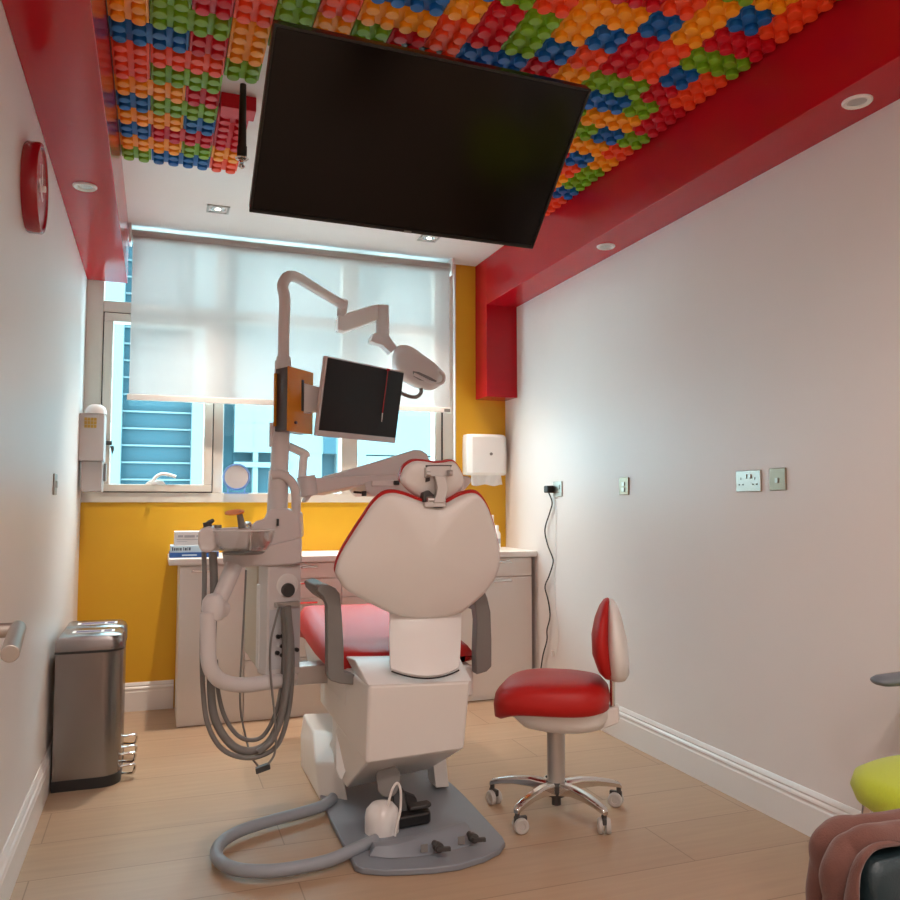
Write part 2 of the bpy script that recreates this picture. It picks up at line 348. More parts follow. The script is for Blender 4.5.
def brick_mesh(nx, ny, key):
    g = .0012; m = MB(); w, d = nx * PX_ / 2, ny * PIT / 2
    bm = bmesh.new()
    r = bmesh.ops.create_cube(bm, size=1, matrix=Matrix.Translation((0, 0, -BT / 2)) @ Matrix.Diagonal((w - 2 * g, d - 2 * g, BT, 1)))
    bmesh.ops.bevel(bm, geom=list(bm.edges), offset=.0022, segments=2, affect='EDGES', profile=.5)
    me0 = bpy.data.meshes.new('b'); bm.to_mesh(me0); bm.free()
    vs = [tuple(v.co) for v in me0.vertices]; fs = [tuple(p.vertices) for p in me0.polygons]; bpy.data.meshes.remove(me0)
    m.add(vs, fs)
    for i in range(nx):
        for j in range(ny):
            c = ((i + .5) * PX_ / 2 - w / 2, (j + .5) * PIT / 2 - d / 2, -BT)
            m.lathe(c, [(.0228, .001), (.0228, -.0185), (.0215, -.0203), (.0190, -.0208), (.001, -.0208)], n=20)
    me = bpy.data.meshes.new('toy_brick'); me.from_pydata(m.v, [], m.f)
    me.polygons.foreach_set('use_smooth', [True] * len(me.polygons)); me.set_sharp_from_angle(angle=math.radians(40))
    me.materials.append(M['brick' + key]); return me
cache = {}; used = set()
def cell(r, c): return BR.get(r, '.' * 17)[c] if 0 <= c < 17 else '.'
for r in range(17):
    for c in range(17):
        k = cell(r, c)
        if k in '.F' or (r, c) in used: continue
        nx = ny = 2
        if cell(r, c + 1) == k and (r, c + 1) not in used: nx = 4; used.add((r, c + 1))
        elif cell(r + 1, c) == k and (r + 1, c) not in used: ny = 4; used.add((r + 1, c))
        used.add((r, c))
        if (nx, ny, k) not in cache: cache[(nx, ny, k)] = brick_mesh(nx, ny, k)
        o = bpy.data.objects.new('toy_brick', cache[(nx, ny, k)]); COL.objects.link(o)
        o.location = (BX0 + c * PX_ + nx * PX_ / 4, BY1 - r * PIT - ny * PIT / 4, ZC)
        tag(o, '%s %s-stud toy brick, %s row from window end, %s column from clock side' % (CN[k], 'four' if nx * ny == 4 else 'eight', ORD[r], ORD[c]), 'brick', 'toy bricks covering the ceiling')
tag(obj('toy_brick', MB().box(BX0 + 3 * PX_ + .004, BX0 + 4 * PX_ + .010, BY1 - 5.75 * PIT, BY1 - 5 * PIT - .002, ZC - .060, ZC), 'brickR', bevel=.003), 'smooth crimson block without studs on ceiling, behind the dark rod', 'brick', 'toy bricks covering the ceiling')

# dark rod with a chrome ring
rx, ry = (0.283,3.160,2.820)[:2]
rd = thing('ceiling_rod', (rx, ry, 2.55), 'dark rod hanging from the brick ceiling with a chrome ring at its end', 'rod')
obj('pole', MB().cyl((rx, ry, 2.834), (rx, ry, 2.545), .012, .017).cyl((rx, ry, 2.585), (rx, ry, 2.54), .019), 'rod', rd)
obj('ring', MB().lathe((rx, ry, 2.533), [(.022, 0), (.026, .004), (.022, .008), (.018, .004)], n=24, closed=True), 'chrome', rd)
obj('hook', MB().cyl((rx, ry, 2.545), (rx, ry, 2.520), .008).lathe((rx, ry, 2.507), [(.001, -.012), (.008, -.008), (.011, 0), (.008, .008), (.001, .012)], n=14), 'chrome', rd)

# ------------------------------------------------------------------ lights in the ceiling
def downlight(x, y, label, ZS=2.52, r=.047):
    t = thing('downlight', (x, y, ZS), label, 'downlight', 'round downlights in the red bulkheads')
    obj('trim_ring', MB().lathe((x, y, ZS), [(r * .62, -.001), (r * .66, -.006), (r * .9, -.009), (r, -.004), (r, 0)], n=32), 'white', t)
    obj('lens', MB().lathe((x, y, ZS), [(.001, -.0045), (r * .4, -.0055), (r * .62, -.003), (r * .62, -.001)], n=24), 'alum', t)
downlight(*(2.138,1.973,2.520)[:2], 'round white downlight nearest the camera in the socket-side bulkhead')
downlight(*(2.145,3.571,2.520)[:2], 'round white downlight near the window in the socket-side bulkhead')
downlight(*(-0.306,3.584,2.507)[:2], 'round white downlight in the bulkhead above the clock', 2.507)
M['lamp'] = mat('lit_lamp_lens', (1, .9, .8), .4)
bs = M['lamp'].node_tree.nodes['Principled BSDF']; bs.inputs['Emission Color'].default_value = (1, .88, .74, 1); bs.inputs['Emission Strength'].default_value = 5.
def square_spot(x, y, label):
    t = thing('ceiling_spot', (x, y, ZC), label, 'spotlight', 'square spotlights in the white ceiling')
    s = .060
    obj('frame', MB().box(x - s, x + s, y - s, y - s + .012, ZC - .006, ZC).box(x - s, x + s, y + s - .012, y + s, ZC - .006, ZC).box(x - s, x - s + .012, y - s, y + s, ZC - .006, ZC).box(x + s - .012, x + s, y - s, y + s, ZC - .006, ZC), 'alum', t, bevel=.001)
    obj('reflector', MB().lathe((x, y, ZC), [(.040, -.001), (.040, -.003), (.030, -.0035), (.016, -.002), (.016, -.001)], n=24), 'chrome', t)
    obj('bulb', MB().lathe((x, y, ZC), [(.001, -.006), (.010, -.005), (.0155, -.003), (.0155, -.001)], n=20), 'lamp', t)
sp = [(0.287,4.587,2.834)[:2], (1.547,4.656,2.834)[:2]]
square_spot(*sp[0], 'square metal spotlight in the white ceiling beside the television corner')
square_spot(*sp[1], 'square metal spotlight in the white ceiling, peeking below the television')

# ------------------------------------------------------------------ television
tvq = [V(p) for p in ((.307, 2.436, 2.668), (1.407, 2.436, 2.655), (1.387, 2.869, 2.220), (.287, 2.869, 2.233))]
tw = (tvq[1] - tvq[0]).normalized(); th = (tvq[3] - tvq[0]); th = th.normalized(); tn = tw.cross(th).normalized()
if tn.y > 0: tn = -tn
tc = sum(tvq, Vector((0, 0, 0))) / 4; W2, H2 = .551, .311
tv = thing('television', tc - tn * .03, 'large black television hung from the ceiling, tilted down towards the chair', 'television')
obj('housing', MB().obox(tc - tn * .022, tw * W2, th * H2, tn * .020), 'bezel', tv, bevel=.004)
obj('back_cover', MB().obox(tc - tn * .055, tw * .36, th * .20, tn * .018), 'bezel', tv, bevel=.008)
obj('screen', MB().obox(tc + tn * .0005, tw * (W2 - .010), th * (H2 - .012), tn * .0025), 'screen', tv)
obj('bezel', MB().obox(tc + tn * .002 + th * (H2 - .004), tw * W2, th * .006, tn * .005).obox(tc + tn * .002 - th * (H2 - .004), tw * W2, th * .004, tn * .005).obox(tc + tn * .002 + tw * (W2 - .003), tw * .004, th * H2, tn * .005).obox(tc + tn * .002 - tw * (W2 - .003), tw * .004, th * H2, tn * .005), 'bezel', tv, bevel=.001)
obj('badge', MB().obox(tc + tn * .008 + th * (H2 - .003) + tw * .03, tw * .014, th * .004, tn * .002), 'greyarm', tv)
mp = tc - tn * .07
obj('mount', MB().cyl((mp.x, mp.y + .02, ZC), (mp.x, mp.y + .02, mp.z + .02), .022).obox(mp, tw * .12, th * .10, tn * .010).box(mp.x - .08, mp.x + .08, mp.y - .06, mp.y + .10, ZC - .02, ZC), 'bezel', tv)

# ------------------------------------------------------------------ wall clock
ck = thing('wall_clock', (XL, 2.83, 2.04), 'round red wall clock seen edge-on below the bulkhead', 'clock')
cc = V((XL, 2.83, 2.205))
obj('case', MB().lathe(cc, [(.138, 0), (.142, .006), (.142, .040), (.138, .046), (.128, .046), (.126, .038), (.001, .038)], (1, 0, 0), n=48), 'redclock', ck)
M['clockface'] = mat('pinkish_red_face', (.50, .12, .13), .2, coat=.3)
obj('face', MB().lathe(cc + V((.0385, 0, 0)), [(.125, 0), (.125, .002), (.001, .002)], (1, 0, 0), n=40), 'clockface', ck)
obj('hand', MB().obox(cc + V((.043, 0, .035)), (.001, 0, 0), (0, .004, 0), (0, 0, .045)).obox(cc + V((.045, -.03, -.015)), (.001, 0, 0), (0, .04, -.02), (0, .003, .005)), 'white', ck)
obj('pin', MB().cyl(cc + V((.040, 0, 0)), cc + V((.054, 0, 0)), .010), 'white', ck)

# ------------------------------------------------------------------ plates on the walls
def wall_plate(y0, y1, z0, z1, name, label, m, side=1, rockers=(), holes=(), group=None):
    x = XR if side == 1 else XL; d = -side
    t = thing(name, (x, (y0 + y1) / 2, z0), label, 'socket' if 'socket' in name else 'switch', group)
    xa, xb = sorted((x, x + d * .008))
    obj('plate', MB().box(xa, xb, y0, y1, z0, z1), m, t, bevel=.003)
    for (u, v, a, b) in rockers:
        yy, zz_ = y0 + (y1 - y0) * u, z0 + (z1 - z0) * v
        xa2, xb2 = sorted((x + d * .008, x + d * .013)); obj('rocker', MB().box(xa2, xb2, yy - a, yy + a, zz_ - b, zz_ + b), 'satin', t, bevel=.001)
    if holes:
        for (u, v, a, b) in holes:
            yy, zz_ = y0 + (y1 - y0) * u, z0 + (z1 - z0) * v
            xa2, xb2 = sorted((x + d * .0075, x + d * .0088)); obj('pin_hole', MB().box(xa2, xb2, yy - a, yy + a, zz_ - b, zz_ + b), 'black', t)
    return t
sk = wall_plate(4.285, 4.395, 1.240, 1.330, 'power_socket', 'satin metal socket near the cabinet with a black plug in it', 'satin', 1, [(.25, .62, .006, .012)])
wall_plate(3.565, 3.652, 1.243, 1.332, 'data_socket', 'small metal plate alone in the middle of the long wall', 'brass', 1, [(.5, .62, .012, .010), (.5, .30, .012, .010)])
wall_plate(2.603, 2.750, 1.246, 1.333, 'double_power_socket', 'wide metal double socket beside the tan square plate', 'satin', 1, [(.58, .72, .009, .009), (.42, .72, .009, .009)], [(.85, .34, .004, .003), (.70, .34, .004, .003), (.78, .62, .002, .005), (.30, .34, .004, .003), (.15, .34, .004, .003), (.22, .62, .002, .005)])
wall_plate(2.468, 2.556, 1.249, 1.336, 'dimmer_switch', 'tan square metal plate to the right of the double socket', 'brass', 1, [(.5, .45, .008, .010)])
wall_plate(3.765, 3.850, 1.235, 1.325, 'light_switch', 'small metal switch plate on the wall above the bin', 'satin', -1, [(.35, .5, .010, .014), (.65, .5, .010, .014)])
pc = thing('power_cable', (2.25, 4.5, .05), 'black plug with a wavy black cord running down beside the cabinet', 'cord')
obj('plug', MB().box(2.205, 2.252, 4.375, 4.430, 1.262, 1.306), 'black', pc, bevel=.008)
obj('cord', MB().tube([(2.225, 4.405, 1.27)] + [(2.245,4.395,1.207),(2.245,4.423,1.147),(2.245,4.478,1.073),(2.245,4.493,1.018),(2.245,4.453,0.940),(2.245,4.401,0.883),(2.245,4.389,0.842),(2.245,4.443,0.760),(2.245,4.498,0.689),(2.245,4.459,0.615),(2.245,4.434,0.522),(2.245,4.476,0.433),(2.245,4.477,0.373),(2.245,4.532,0.274),(2.245,4.561,0.190)] + [(2.25, 4.60, .12), (2.25, 4.65, .04)], .0042, n=8), 'black', pc)
wc = thing('white_cable', (2.25, 4.38, .3), 'thin white cord dangling beside the black one', 'cord')
obj('cord', MB().tube([(2.254,4.360,1.231),(2.254,4.364,1.040),(2.254,4.381,0.831),(2.254,4.385,0.623),(2.254,4.349,0.451),(2.254,4.364,0.343),(2.254,4.404,0.278)], .0018, n=6), 'white', wc)
obj('end_plug', MB().box(2.245, 2.257, 4.405, 4.43, .285, .32), 'white', wc, bevel=.003)

# ------------------------------------------------------------------ dispensers
pd = thing('paper_towel_dispenser', (2.072,5.000,1.315), 'white paper towel dispenser in the corner by the window', 'dispenser')
px0, px1 = (1.940,5.000,1.552)[0], (2.230,5.000,1.559)[0]
pz0, pz1 = (2.072,5.000,1.388)[2], (2.073,5.000,1.663)[2]
ring = lambda z, g, f: [V((px0 + g, YB, z)), V((px0 + g, 5.03 + f, z)), V((px0 + .03 + g, 5.0 + f, z)), V(((px0 + px1) / 2, 4.992 + f, z)), V((px1 - .03 - g, 5.0 + f, z)), V((px1 - g, 5.03 + f, z)), V((px1 - g, YB, z))]
obj('cover', MB().loft([ring(pz0, .006, .02), ring(pz0 + .015, .002, .004), ring((pz0 + pz1) / 2, 0, 0), ring(pz1 - .02, .002, .006), ring(pz1, .008, .022)]), 'white', pd, bevel=.004, ang=50)
obj('lock', MB().cyl((2.099,4.994,1.529), ((2.099,4.994,1.529)[0], 4.986, (2.099,4.994,1.529)[2]), .010), 'greyarm', pd)
rows = []
for k in range(8):
    z = pz0 + .01 - k * .011; rows.append([V((px0 + .035 + (px1 - px0 - .07) * i / 12, 5.045 + .006 * math.sin(i * 1.7 + k * .4) - .002 * k, z - (.006 * math.sin(i * .9) if k == 7 else 0))) for i in range(13)])
obj('paper_towel', MB().grid(rows), 'paper', pd, solid=.002)
gd = thing('wall_dispenser', (-0.341,4.900,1.262), 'two-part white wall box with a gold square patch beside the window', 'dispenser')
gx0, gx1 = XL, (-0.281,4.880,1.551)[0]
gz = [(-0.345,4.880,1.262)[2], (-0.349,4.880,1.433)[2], (-0.357,4.880,1.699)[2]]
obj('upper_box', MB().box(gx0, gx1, 4.88, 5.06, gz[1], gz[2]), 'shaded_box', gd, bevel=.006)
obj('lower_box', MB().box(gx0 + .015, gx1 - .005, 4.895, 5.04, gz[0], gz[1]), 'shaded_box', gd, bevel=.006)
pa = (-0.385,4.879,1.615); pb = (-0.320,4.879,1.675)
gm = MB()
for i in range(4):
    for j in range(3):
        ax_, az_ = pa[0] + (pb[0] - pa[0]) * (i + .08) / 4, pa[2] + (pb[2] - pa[2]) * (j + .08) / 3
        gm.box(ax_, ax_ + (pb[0] - pa[0]) * .21, 4.8775, 4.881, az_, az_ + (pb[2] - pa[2]) * .28)
obj('patch', gm, 'gold', gd, label='gold gridded square patch')
dc = (-0.329,4.930,1.705)
obj('dome', MB().lathe((dc[0], 4.93, gz[2]), [(.055, 0), (.054, .02), (.046, .038), (.028, .052), (.001, .056)], n=24), 'unit', gd)
obj('side_tab', MB().box(gx1 - .002, gx1 + .012, 4.93, 4.98, gz[1] - .11, gz[1] - .01), 'greyarm', gd, bevel=.003)

mr_ = thing('table_mirror', (0.476,5.060,1.262), 'small round mirror with blue rim standing on the window ledge', 'mirror')
mc = V((0.454,5.060,1.359)); mrr = .072
obj('rim', MB().lathe(mc, [(mrr, -.006), (mrr + .010, -.004), (mrr + .010, .004), (mrr, .006), (mrr - .004, 0)], (0, 1, 0), n=36, closed=True), 'bluerim', mr_)
obj('disc', MB().cyl(mc + V((0, -.002, 0)), mc + V((0, .003, 0)), mrr, n=36), 'mirror', mr_)
obj('stand', MB().tube([mc + V((-.05, .0, -.055)), mc + V((-.05, .0, -.094))], .004, sub=1).tube([mc + V((.05, 0, -.055)), mc + V((.05, 0, -.094))], .004, sub=1).box(mc.x - .07, mc.x + .07, 5.04, 5.08, mc.z - .102, mc.z - .094), 'bluerim', mr_)

# ------------------------------------------------------------------ cabinets
YF = 4.66
wt = obj('worktop', MB().box(.07, XR - .002, YF - .035, YB - .002, .866, .902), 'top', bevel=.006)
tag(wt, 'long white worktop running over all the low cabinets', 'worktop')
def cabinet(x0, x1, fronts, label, end_panel=False):
    t = thing('cabinet', ((x0 + x1) / 2, YF, 0), label, 'cabinet', 'white cabinets under the worktop')
    obj('body', MB().box(x0 + .001, x1 - .001, YF + .021, YB - .002, .0, .864), 'cab', t)
    for kind, z0, z1 in fronts:
        p = obj(kind, MB().box(x0 + .002, x1 - .002, YF, YF + .020, z0 + .002, z1 - .002), 'cab', t, bevel=.002)
        hx0, hx1 = (x0 + .06, x0 + .20) if kind == 'door' and not end_panel == 'r' else (x0 + .14, x1 - .14)
        zh = z1 - .025
        obj('handle', MB().box(hx0, hx1, YF - .008, YF + .001, zh - .006, zh + .006), 'chrome', p, bevel=.002)
    return t
xs = [.127, .475, 1.02, 1.575, 2.235]
cabinet(xs[0], xs[1], [('door', .0, .855)], 'narrow white door cabinet at the end nearest the bin')
dr = [('drawer', .0, .33), ('drawer', .33, .66), ('drawer', .66, .77), ('drawer', .77, .860)]
cabinet(xs[1], xs[2], dr, 'white drawer cabinet directly behind the dental column')
cabinet(xs[2], xs[3], dr, 'white drawer cabinet hidden behind the chair backrest')
cabinet(xs[3], xs[4], [('door', .0, .745), ('drawer', .745, .860)], 'wide white cabinet by the corner, one drawer over a door', 'r')

# boxes and bottles on the worktop
def carton(x0, x1, y0, y1, z0, z1, m, label, lines, lm):
    t = thing('carton', ((x0 + x1) / 2, (y0 + y1) / 2, z0), label, 'box', 'product boxes on the worktop')
    obj('box', MB().box(x0, x1, y0, y1, z0, z1), m, t, bevel=.002)
    if lines:
        lb = MB()
        for (u0, u1, v0, v1) in lines: lb.box(x0 + (x1 - x0) * u0, x0 + (x1 - x0) * u1, y0 - .0008, y0 + .001, z0 + (z1 - z0) * v0, z0 + (z1 - z0) * v1)
        obj('print', lb, lm, t)
ax0 = (0.074,4.720,0.944)[0]; bx_0 = (0.099,4.740,1.008)[0]
carton(ax0, ax0 + .26, 4.70, 4.90, .902, .930, 'blue', 'flat blue box at the bottom of the box stack', [(.25, .55, .35, .6)], 'paleblue')
carton(ax0 + .005, ax0 + .26, 4.705, 4.90, .930, .966, 'paleblue', 'pale blue box with dark lettering, middle of the box stack', [(.03, .055, .3, .8), (.07, .10, .3, .7), (.115, .145, .3, .7), (.16, .18, .3, .7), (.195, .225, .3, .7), (.26, .275, .3, .8), (.29, .33, .3, .7), (.345, .36, .3, .8), (.375, .41, .3, .75)], 'ink')
carton(bx_0, bx_0 + .22, 4.72, 4.88, .966, 1.043, 'card', 'white box on top of the pale blue box', [(.08, .2, .60, .75), (.23, .48, .58, .75), (.52, .56, .60, .75), (.7, .76, .6, .75), (.05, .65, .42, .46), (.05, .3, .28, .31)], 'greyink')
def bottle_at(x, y, h_, r, cap, label):
    t = thing('bottle', (x, y, .902), label, 'bottle', 'small bottles at the corner of the worktop')
    obj('body', MB().lathe((x, y, .902), [(.001, 0), (r * .95, 0), (r, .006), (r, h_ * .66), (r * .5, h_ * .78), (r * .45, h_ * .80)], n=18), 'white', t)
    obj('cap', MB().lathe((x, y, .902 + h_ * .80), [(r * .5, 0), (r * .5, h_ * .18), (r * .4, h_ * .2), (.001, h_ * .2)], n=14), cap, t)
    obj('print', MB().lathe((x, y, .902 + h_ * .25), [(r * 1.01, 0), (r * 1.01, h_ * .2)], n=18), 'greyink', t)
bottle_at((2.082,4.860,0.910)[0], 4.86, .155, .024, 'white', 'white bottle with a grey band, half hidden by the backrest')
bottle_at((2.098,4.980,0.904)[0], 4.98, .22, .026, 'white', 'taller white bottle behind the small one on the worktop')

# ------------------------------------------------------------------ steel bin
bn = thing('pedal_bin', (-.26, 4.04, 0), 'tall brushed steel double bin with foot pedals by the wall', 'bin')
def bin_ring(z, g=0., r=.085):
    x0, x1, y0, y1 = -.385 + g, -.118 - g, 3.80 + g, 4.30 - g; p = []
    p += [V((x0, y1, z)), V((x0, y0, z))]
    for k in range(9): a = -PI / 2 + k * PI / 16; p.append(V((x1 - r + r * math.cos(a), y0 + r + r * math.sin(a) * 1., z)))
    for k in range(9): a = k * PI / 16; p.append(V((x1 - r + r * math.cos(a), y1 - r + r * math.sin(a), z)))
    return p
obj('base', MB().loft([bin_ring(0), bin_ring(.045)]), 'black', bn)
obj('body', MB().loft([bin_ring(.045, .002), bin_ring(.565, .002)]), 'steel', bn, ang=30)
obj('rim', MB().loft([bin_ring(.565, -.002), bin_ring(.575, -.002)]), 'black', bn)
def lid(ya, yb):
    def R_(z, g): 
        x0, x1, r = -.385 + g, -.116 - g, .06; p = [V((x0, yb - g, z)), V((x0, ya + g, z))]
        for k in range(7): a = -PI / 2 + k * PI / 12; p.append(V((x1 - r + r * math.cos(a), ya + g + r + r * math.sin(a), z)))
        for k in range(7): a = k * PI / 12; p.append(V((x1 - r + r * math.cos(a), yb - g - r + r * math.sin(a), z)))
        return p
    l = obj('lid', MB().loft([R_(.575, .0), R_(.612, .0), R_(.632, .008), R_(.640, .022)]), 'steel', bn, ang=30)
    zt = .6405; xa, xb = -.33, -.16; ym = (ya + yb) / 2 - .01
    obj('sticker', MB().box(xa, xb, ym - .035, ym + .035, zt - .001, zt), 'card', l)
    obj('print', MB().box(xa + .015, xb - .055, ym - .026, ym + .026, zt, zt + .0005).box(xb - .042, xb - .012, ym - .026, ym + .026, zt, zt + .0005), 'purple', l)
lid(3.80, 4.048); lid(4.052, 4.30)
for yc in (3.90, 4.19):
    for zc in (.012, .062):
        zt_ = zc + .045; pts = [(-.122, yc - .02, zt_), (-.075, yc - .02, zt_ + .004), (-.062, yc - .015, zt_ - .002), (-.064, yc - .01, zt_ - .022), (-.070, yc, zt_ - .038), (-.085, yc + .01, zt_ - .042), (-.122, yc + .02, zt_ - .040)]
        obj('pedal', MB().tube(pts, .0055, n=8, sub=4), 'chrome', bn)

# ------------------------------------------------------------------ door leaf with its lever handle
d0 = V((-.395, .30, 0)); dd = V((.075, .86, 0)).normalized(); dn = V((dd.y, -dd.x, 0))
door = struct('door_1', MB().obox(d0 + dd * .43 + V((0, 0, 1.02)), dd * .43, dn * .02, (0, 0, 1.02)), 'trim', bevel=.003, label='white door standing open along the wall, mostly out of view', cat='door')
hb_ = V((-0.163,1.170,1.039)); he_ = V((-0.150,1.030,1.032))
struct('door_handle', MB().tube([hb_ + V((-.115, .0, .0)), hb_ + V((-.03, 0, 0)), hb_], .0095, sub=1).cyl(hb_ + (hb_ - he_).normalized() * .012, he_, .0100, n=24).cyl(hb_ + V((-.118, 0, 0)), hb_ + V((-.108, 0, 0)), .026), 'satin', door, bevel=.0015)

# ------------------------------------------------------------------ dental chair
CX = .955
dc = thing('dental_chair', (CX, 3.1, 0), 'white and red dental chair with its backrest towards the camera', 'dental chair')
K0 = (2.98, .80, -.30)
outl = [(0.617,2.934,0.954),(0.631,2.916,1.013),(0.673,2.892,1.092),(0.706,2.876,1.147),(0.735,2.862,1.194),(0.770,2.852,1.228),(0.806,2.849,1.237),(0.852,2.851,1.230),(0.916,2.858,1.208),(0.964,2.862,1.193),(0.992,2.863,1.190),(1.030,2.859,1.205),(1.072,2.852,1.227),(1.115,2.848,1.238),(1.149,2.851,1.229),(1.186,2.863,1.189),(1.219,2.883,1.124),(1.250,2.907,1.042),(1.263,2.923,0.991),(1.259,2.939,0.935),(1.225,2.961,0.865),(1.165,2.978,0.807),(1.110,2.988,0.774),(1.013,2.991,0.762),(0.928,2.990,0.767),(0.843,2.984,0.786),(0.734,2.968,0.841),(0.659,2.954,0.886),(0.630,2.943,0.924)]
O = catmull([V(p) for p in outl], 3, True); cen = sum(O, Vector((0, 0, 0))) / len(O)
bdir = Vector((0, -1, -.30)).normalized()
def sring(s, off, shift=Vector((0, 0, 0)), ridge=0.):
    out = []
    for p in O:
        q = cen + (p - cen) * s; w = max(0, 1 - abs(q.x - cen.x) / .20)
        out.append(q + bdir * (off + ridge * w) + shift)
    return out
back = obj('backrest', MB().loft([sring(.985, -.02), sring(1., 0), sring(.985, .016), sring(.93, .024, ridge=.006), sring(.7, .034, ridge=.014), sring(.4, .042, ridge=.020), sring(.12, .046, ridge=.024)]), 'shell', dc, ang=60, label='white curved backrest shell')
up_ = Vector((0, -.29, .957))
obj('back_cushion', MB().loft([sring(.95, -.004, up_ * .004), sring(1.004, -.004, up_ * .008), sring(1.008, -.014, up_ * .009), sring(.99, -.032, up_ * .006), sring(.93, -.055), sring(.6, -.075), sring(.1, -.075)]), 'vinyl', back, ang=60, label='red vinyl cushion')
# headrest
ho = [(0.850,2.894,1.282),(0.857,2.885,1.323),(0.876,2.881,1.345),(0.903,2.879,1.357),(0.942,2.879,1.356),(0.982,2.880,1.351),(1.018,2.879,1.353),(1.050,2.878,1.358),(1.075,2.882,1.341),(1.099,2.890,1.300),(1.097,2.898,1.262),(1.075,2.903,1.235),(1.048,2.907,1.216),(1.001,2.910,1.201),(0.952,2.909,1.205),(0.899,2.903,1.234),(0.866,2.898,1.260)]
H = catmull([V(p) for p in ho], 3, True); hc = sum(H, Vector((0, 0, 0))) / len(H)
hr = lambda s, off, sh=0.: [hc + (p - hc) * s + Vector((0, -1, -.2)).normalized() * off + Vector((0, 0, sh)) for p in H]
head = obj('headrest', MB().loft([hr(.97, -.02), hr(1, 0), hr(.97, .014), hr(.85, .024), hr(.5, .032), hr(.1, .035)]), 'shell', dc, ang=60)
obj('head_cushion', MB().loft([hr(.95, -.004, .002), hr(1.01, -.004, .004), hr(1.015, -.014, .005), hr(.99, -.035, .004), hr(.85, -.065), hr(.1, -.075)]), 'vinyl', head, ang=60, label='red vinyl cushion')
br_ = MB().prism([(0.941,2.840,1.337),(1.032,2.840,1.339),(1.032,2.840,1.301),(0.941,2.840,1.297)], (0, .02, 0)).prism([(0.932,2.835,1.333),(0.955,2.835,1.334),(0.955,2.835,1.297),(0.932,2.835,1.293)], (0, .03, 0))
brk = obj('headrest_bracket', br_, 'alum', dc, bevel=.003)
obj('bracket_backing', MB().prism([(0.937,2.852,1.341),(1.040,2.852,1.343),(1.032,2.852,1.324),(0.953,2.852,1.323),(0.953,2.852,1.282),(0.938,2.852,1.278)], (0, .03, 0)), 'dark', brk)
sw = [(0.960,2.825,1.300),(0.967,2.825,1.278),(0.971,2.825,1.256),(0.967,2.825,1.234),(0.960,2.825,1.212),(0.956,2.825,1.201)]
obj('strap', MB().loft([[V(p) + V(q) for q in ((-.002, -.012, 0), (.040, -.012, 0), (.040, .012, 0), (-.002, .012, 0))] for p in sw]), 'alum', brk, bevel=.003)
obj('hinge', MB().cyl((0.934,2.830,1.212), (1.004,2.830,1.212), .012).prism([(0.923,2.820,1.204),(1.005,2.820,1.204),(1.005,2.820,1.186),(0.923,2.820,1.186)], (0, .03, 0)), 'alum', brk, bevel=.002)
obj('pivot_cap', MB().cyl((1.018,2.825,1.312), (1.030,2.825,1.312), .012), 'alum', brk)
obj('pivot_cap', MB().cyl((0.929,2.825,1.307), (0.944,2.825,1.307), .011), 'alum', brk)
obj('hinge_cover', MB().prism([(0.924,2.845,1.238),(0.947,2.845,1.249),(0.963,2.845,1.234),(1.014,2.845,1.212),(1.018,2.845,1.182),(0.928,2.845,1.182)], (0, .05, 0)), 'dark', brk, bevel=.004)
# lumbar panel joining backrest and body
l0 = [(0.851,3.050,0.808),(0.846,3.030,0.761),(0.834,2.990,0.685),(0.819,2.930,0.623),(0.814,2.900,0.596)]; l1 = [(1.142,3.050,0.796),(1.134,3.030,0.748),(1.117,2.990,0.669),(1.091,2.930,0.605),(1.075,2.900,0.582)]
rows = []
for a, b in zip(l0, l1):
    a, b = V(a), V(b)
    rows.append([a + (b - a) * (i / 14) + V((0, .03 * (2 * i / 14 - 1) ** 2 - .045, 0)) for i in range(15)])
rows[-1] = [p + V((0, 0, -.022 * (1 - (2 * i / 14 - 1) ** 2))) for i, p in enumerate(rows[-1])]
obj('lumbar_panel', MB().grid(rows), 'white', dc, solid=.02, bevel=.004)
obj('lumbar_edge', MB().tube([p + V((0, -.012, -.003)) for p in rows[-1]], .003, n=6, sub=1), 'black', dc)
# seat and leg rest
def seat_row(y, zt_, hw, th_, bol):
    n = 17; top = []; bot = []
    for i in range(n):
        u = -1 + 2 * i / (n - 1); e = abs(u)
        z = zt_ + bol * (e ** 2) * .6 - (.055 * max(0, (e - .80) / .20) ** 2)
        top.append(V((CX + .005 + hw * (u * (1 - .03 * e ** 4)), y, z)))
    for i in range(n - 1, -1, -1):
        u = -1 + 2 * i / (n - 1); e = abs(u)
        bot.append(V((CX + .005 + hw * .985 * u, y, zt_ - th_ + .02 * e ** 3)))
    return top + bot
cush = [seat_row(3.12, .600, .24, .04, .02), seat_row(3.14, .612, .295, .07, .03), seat_row(3.3, .618, .312, .085, .035), seat_row(3.5, .628, .312, .09, .04), seat_row(3.7, .660, .315, .10, .035), seat_row(3.9, .700, .315, .11, .02), seat_row(4.02, .695, .31, .12, .01), seat_row(4.12, .655, .295, .11, 0), seat_row(4.24, .585, .26, .09, 0), seat_row(4.31, .545, .22, .07, 0), seat_row(4.33, .53, .17, .03, 0)]
seat = obj('seat', MB().loft(cush), 'vinyl', dc, ang=70, label='red vinyl seat and leg rest')
obj('seat_pan', MB().prism([(CX - .26, 3.1, .545), (CX - .26, 3.75, .56), (CX - .22, 4.25, .50), (CX - .22, 4.25, .46), (CX - .26, 3.9, .43), (CX - .26, 3.1, .42)], (.53, 0, 0)), 'shell', dc, bevel=.012)
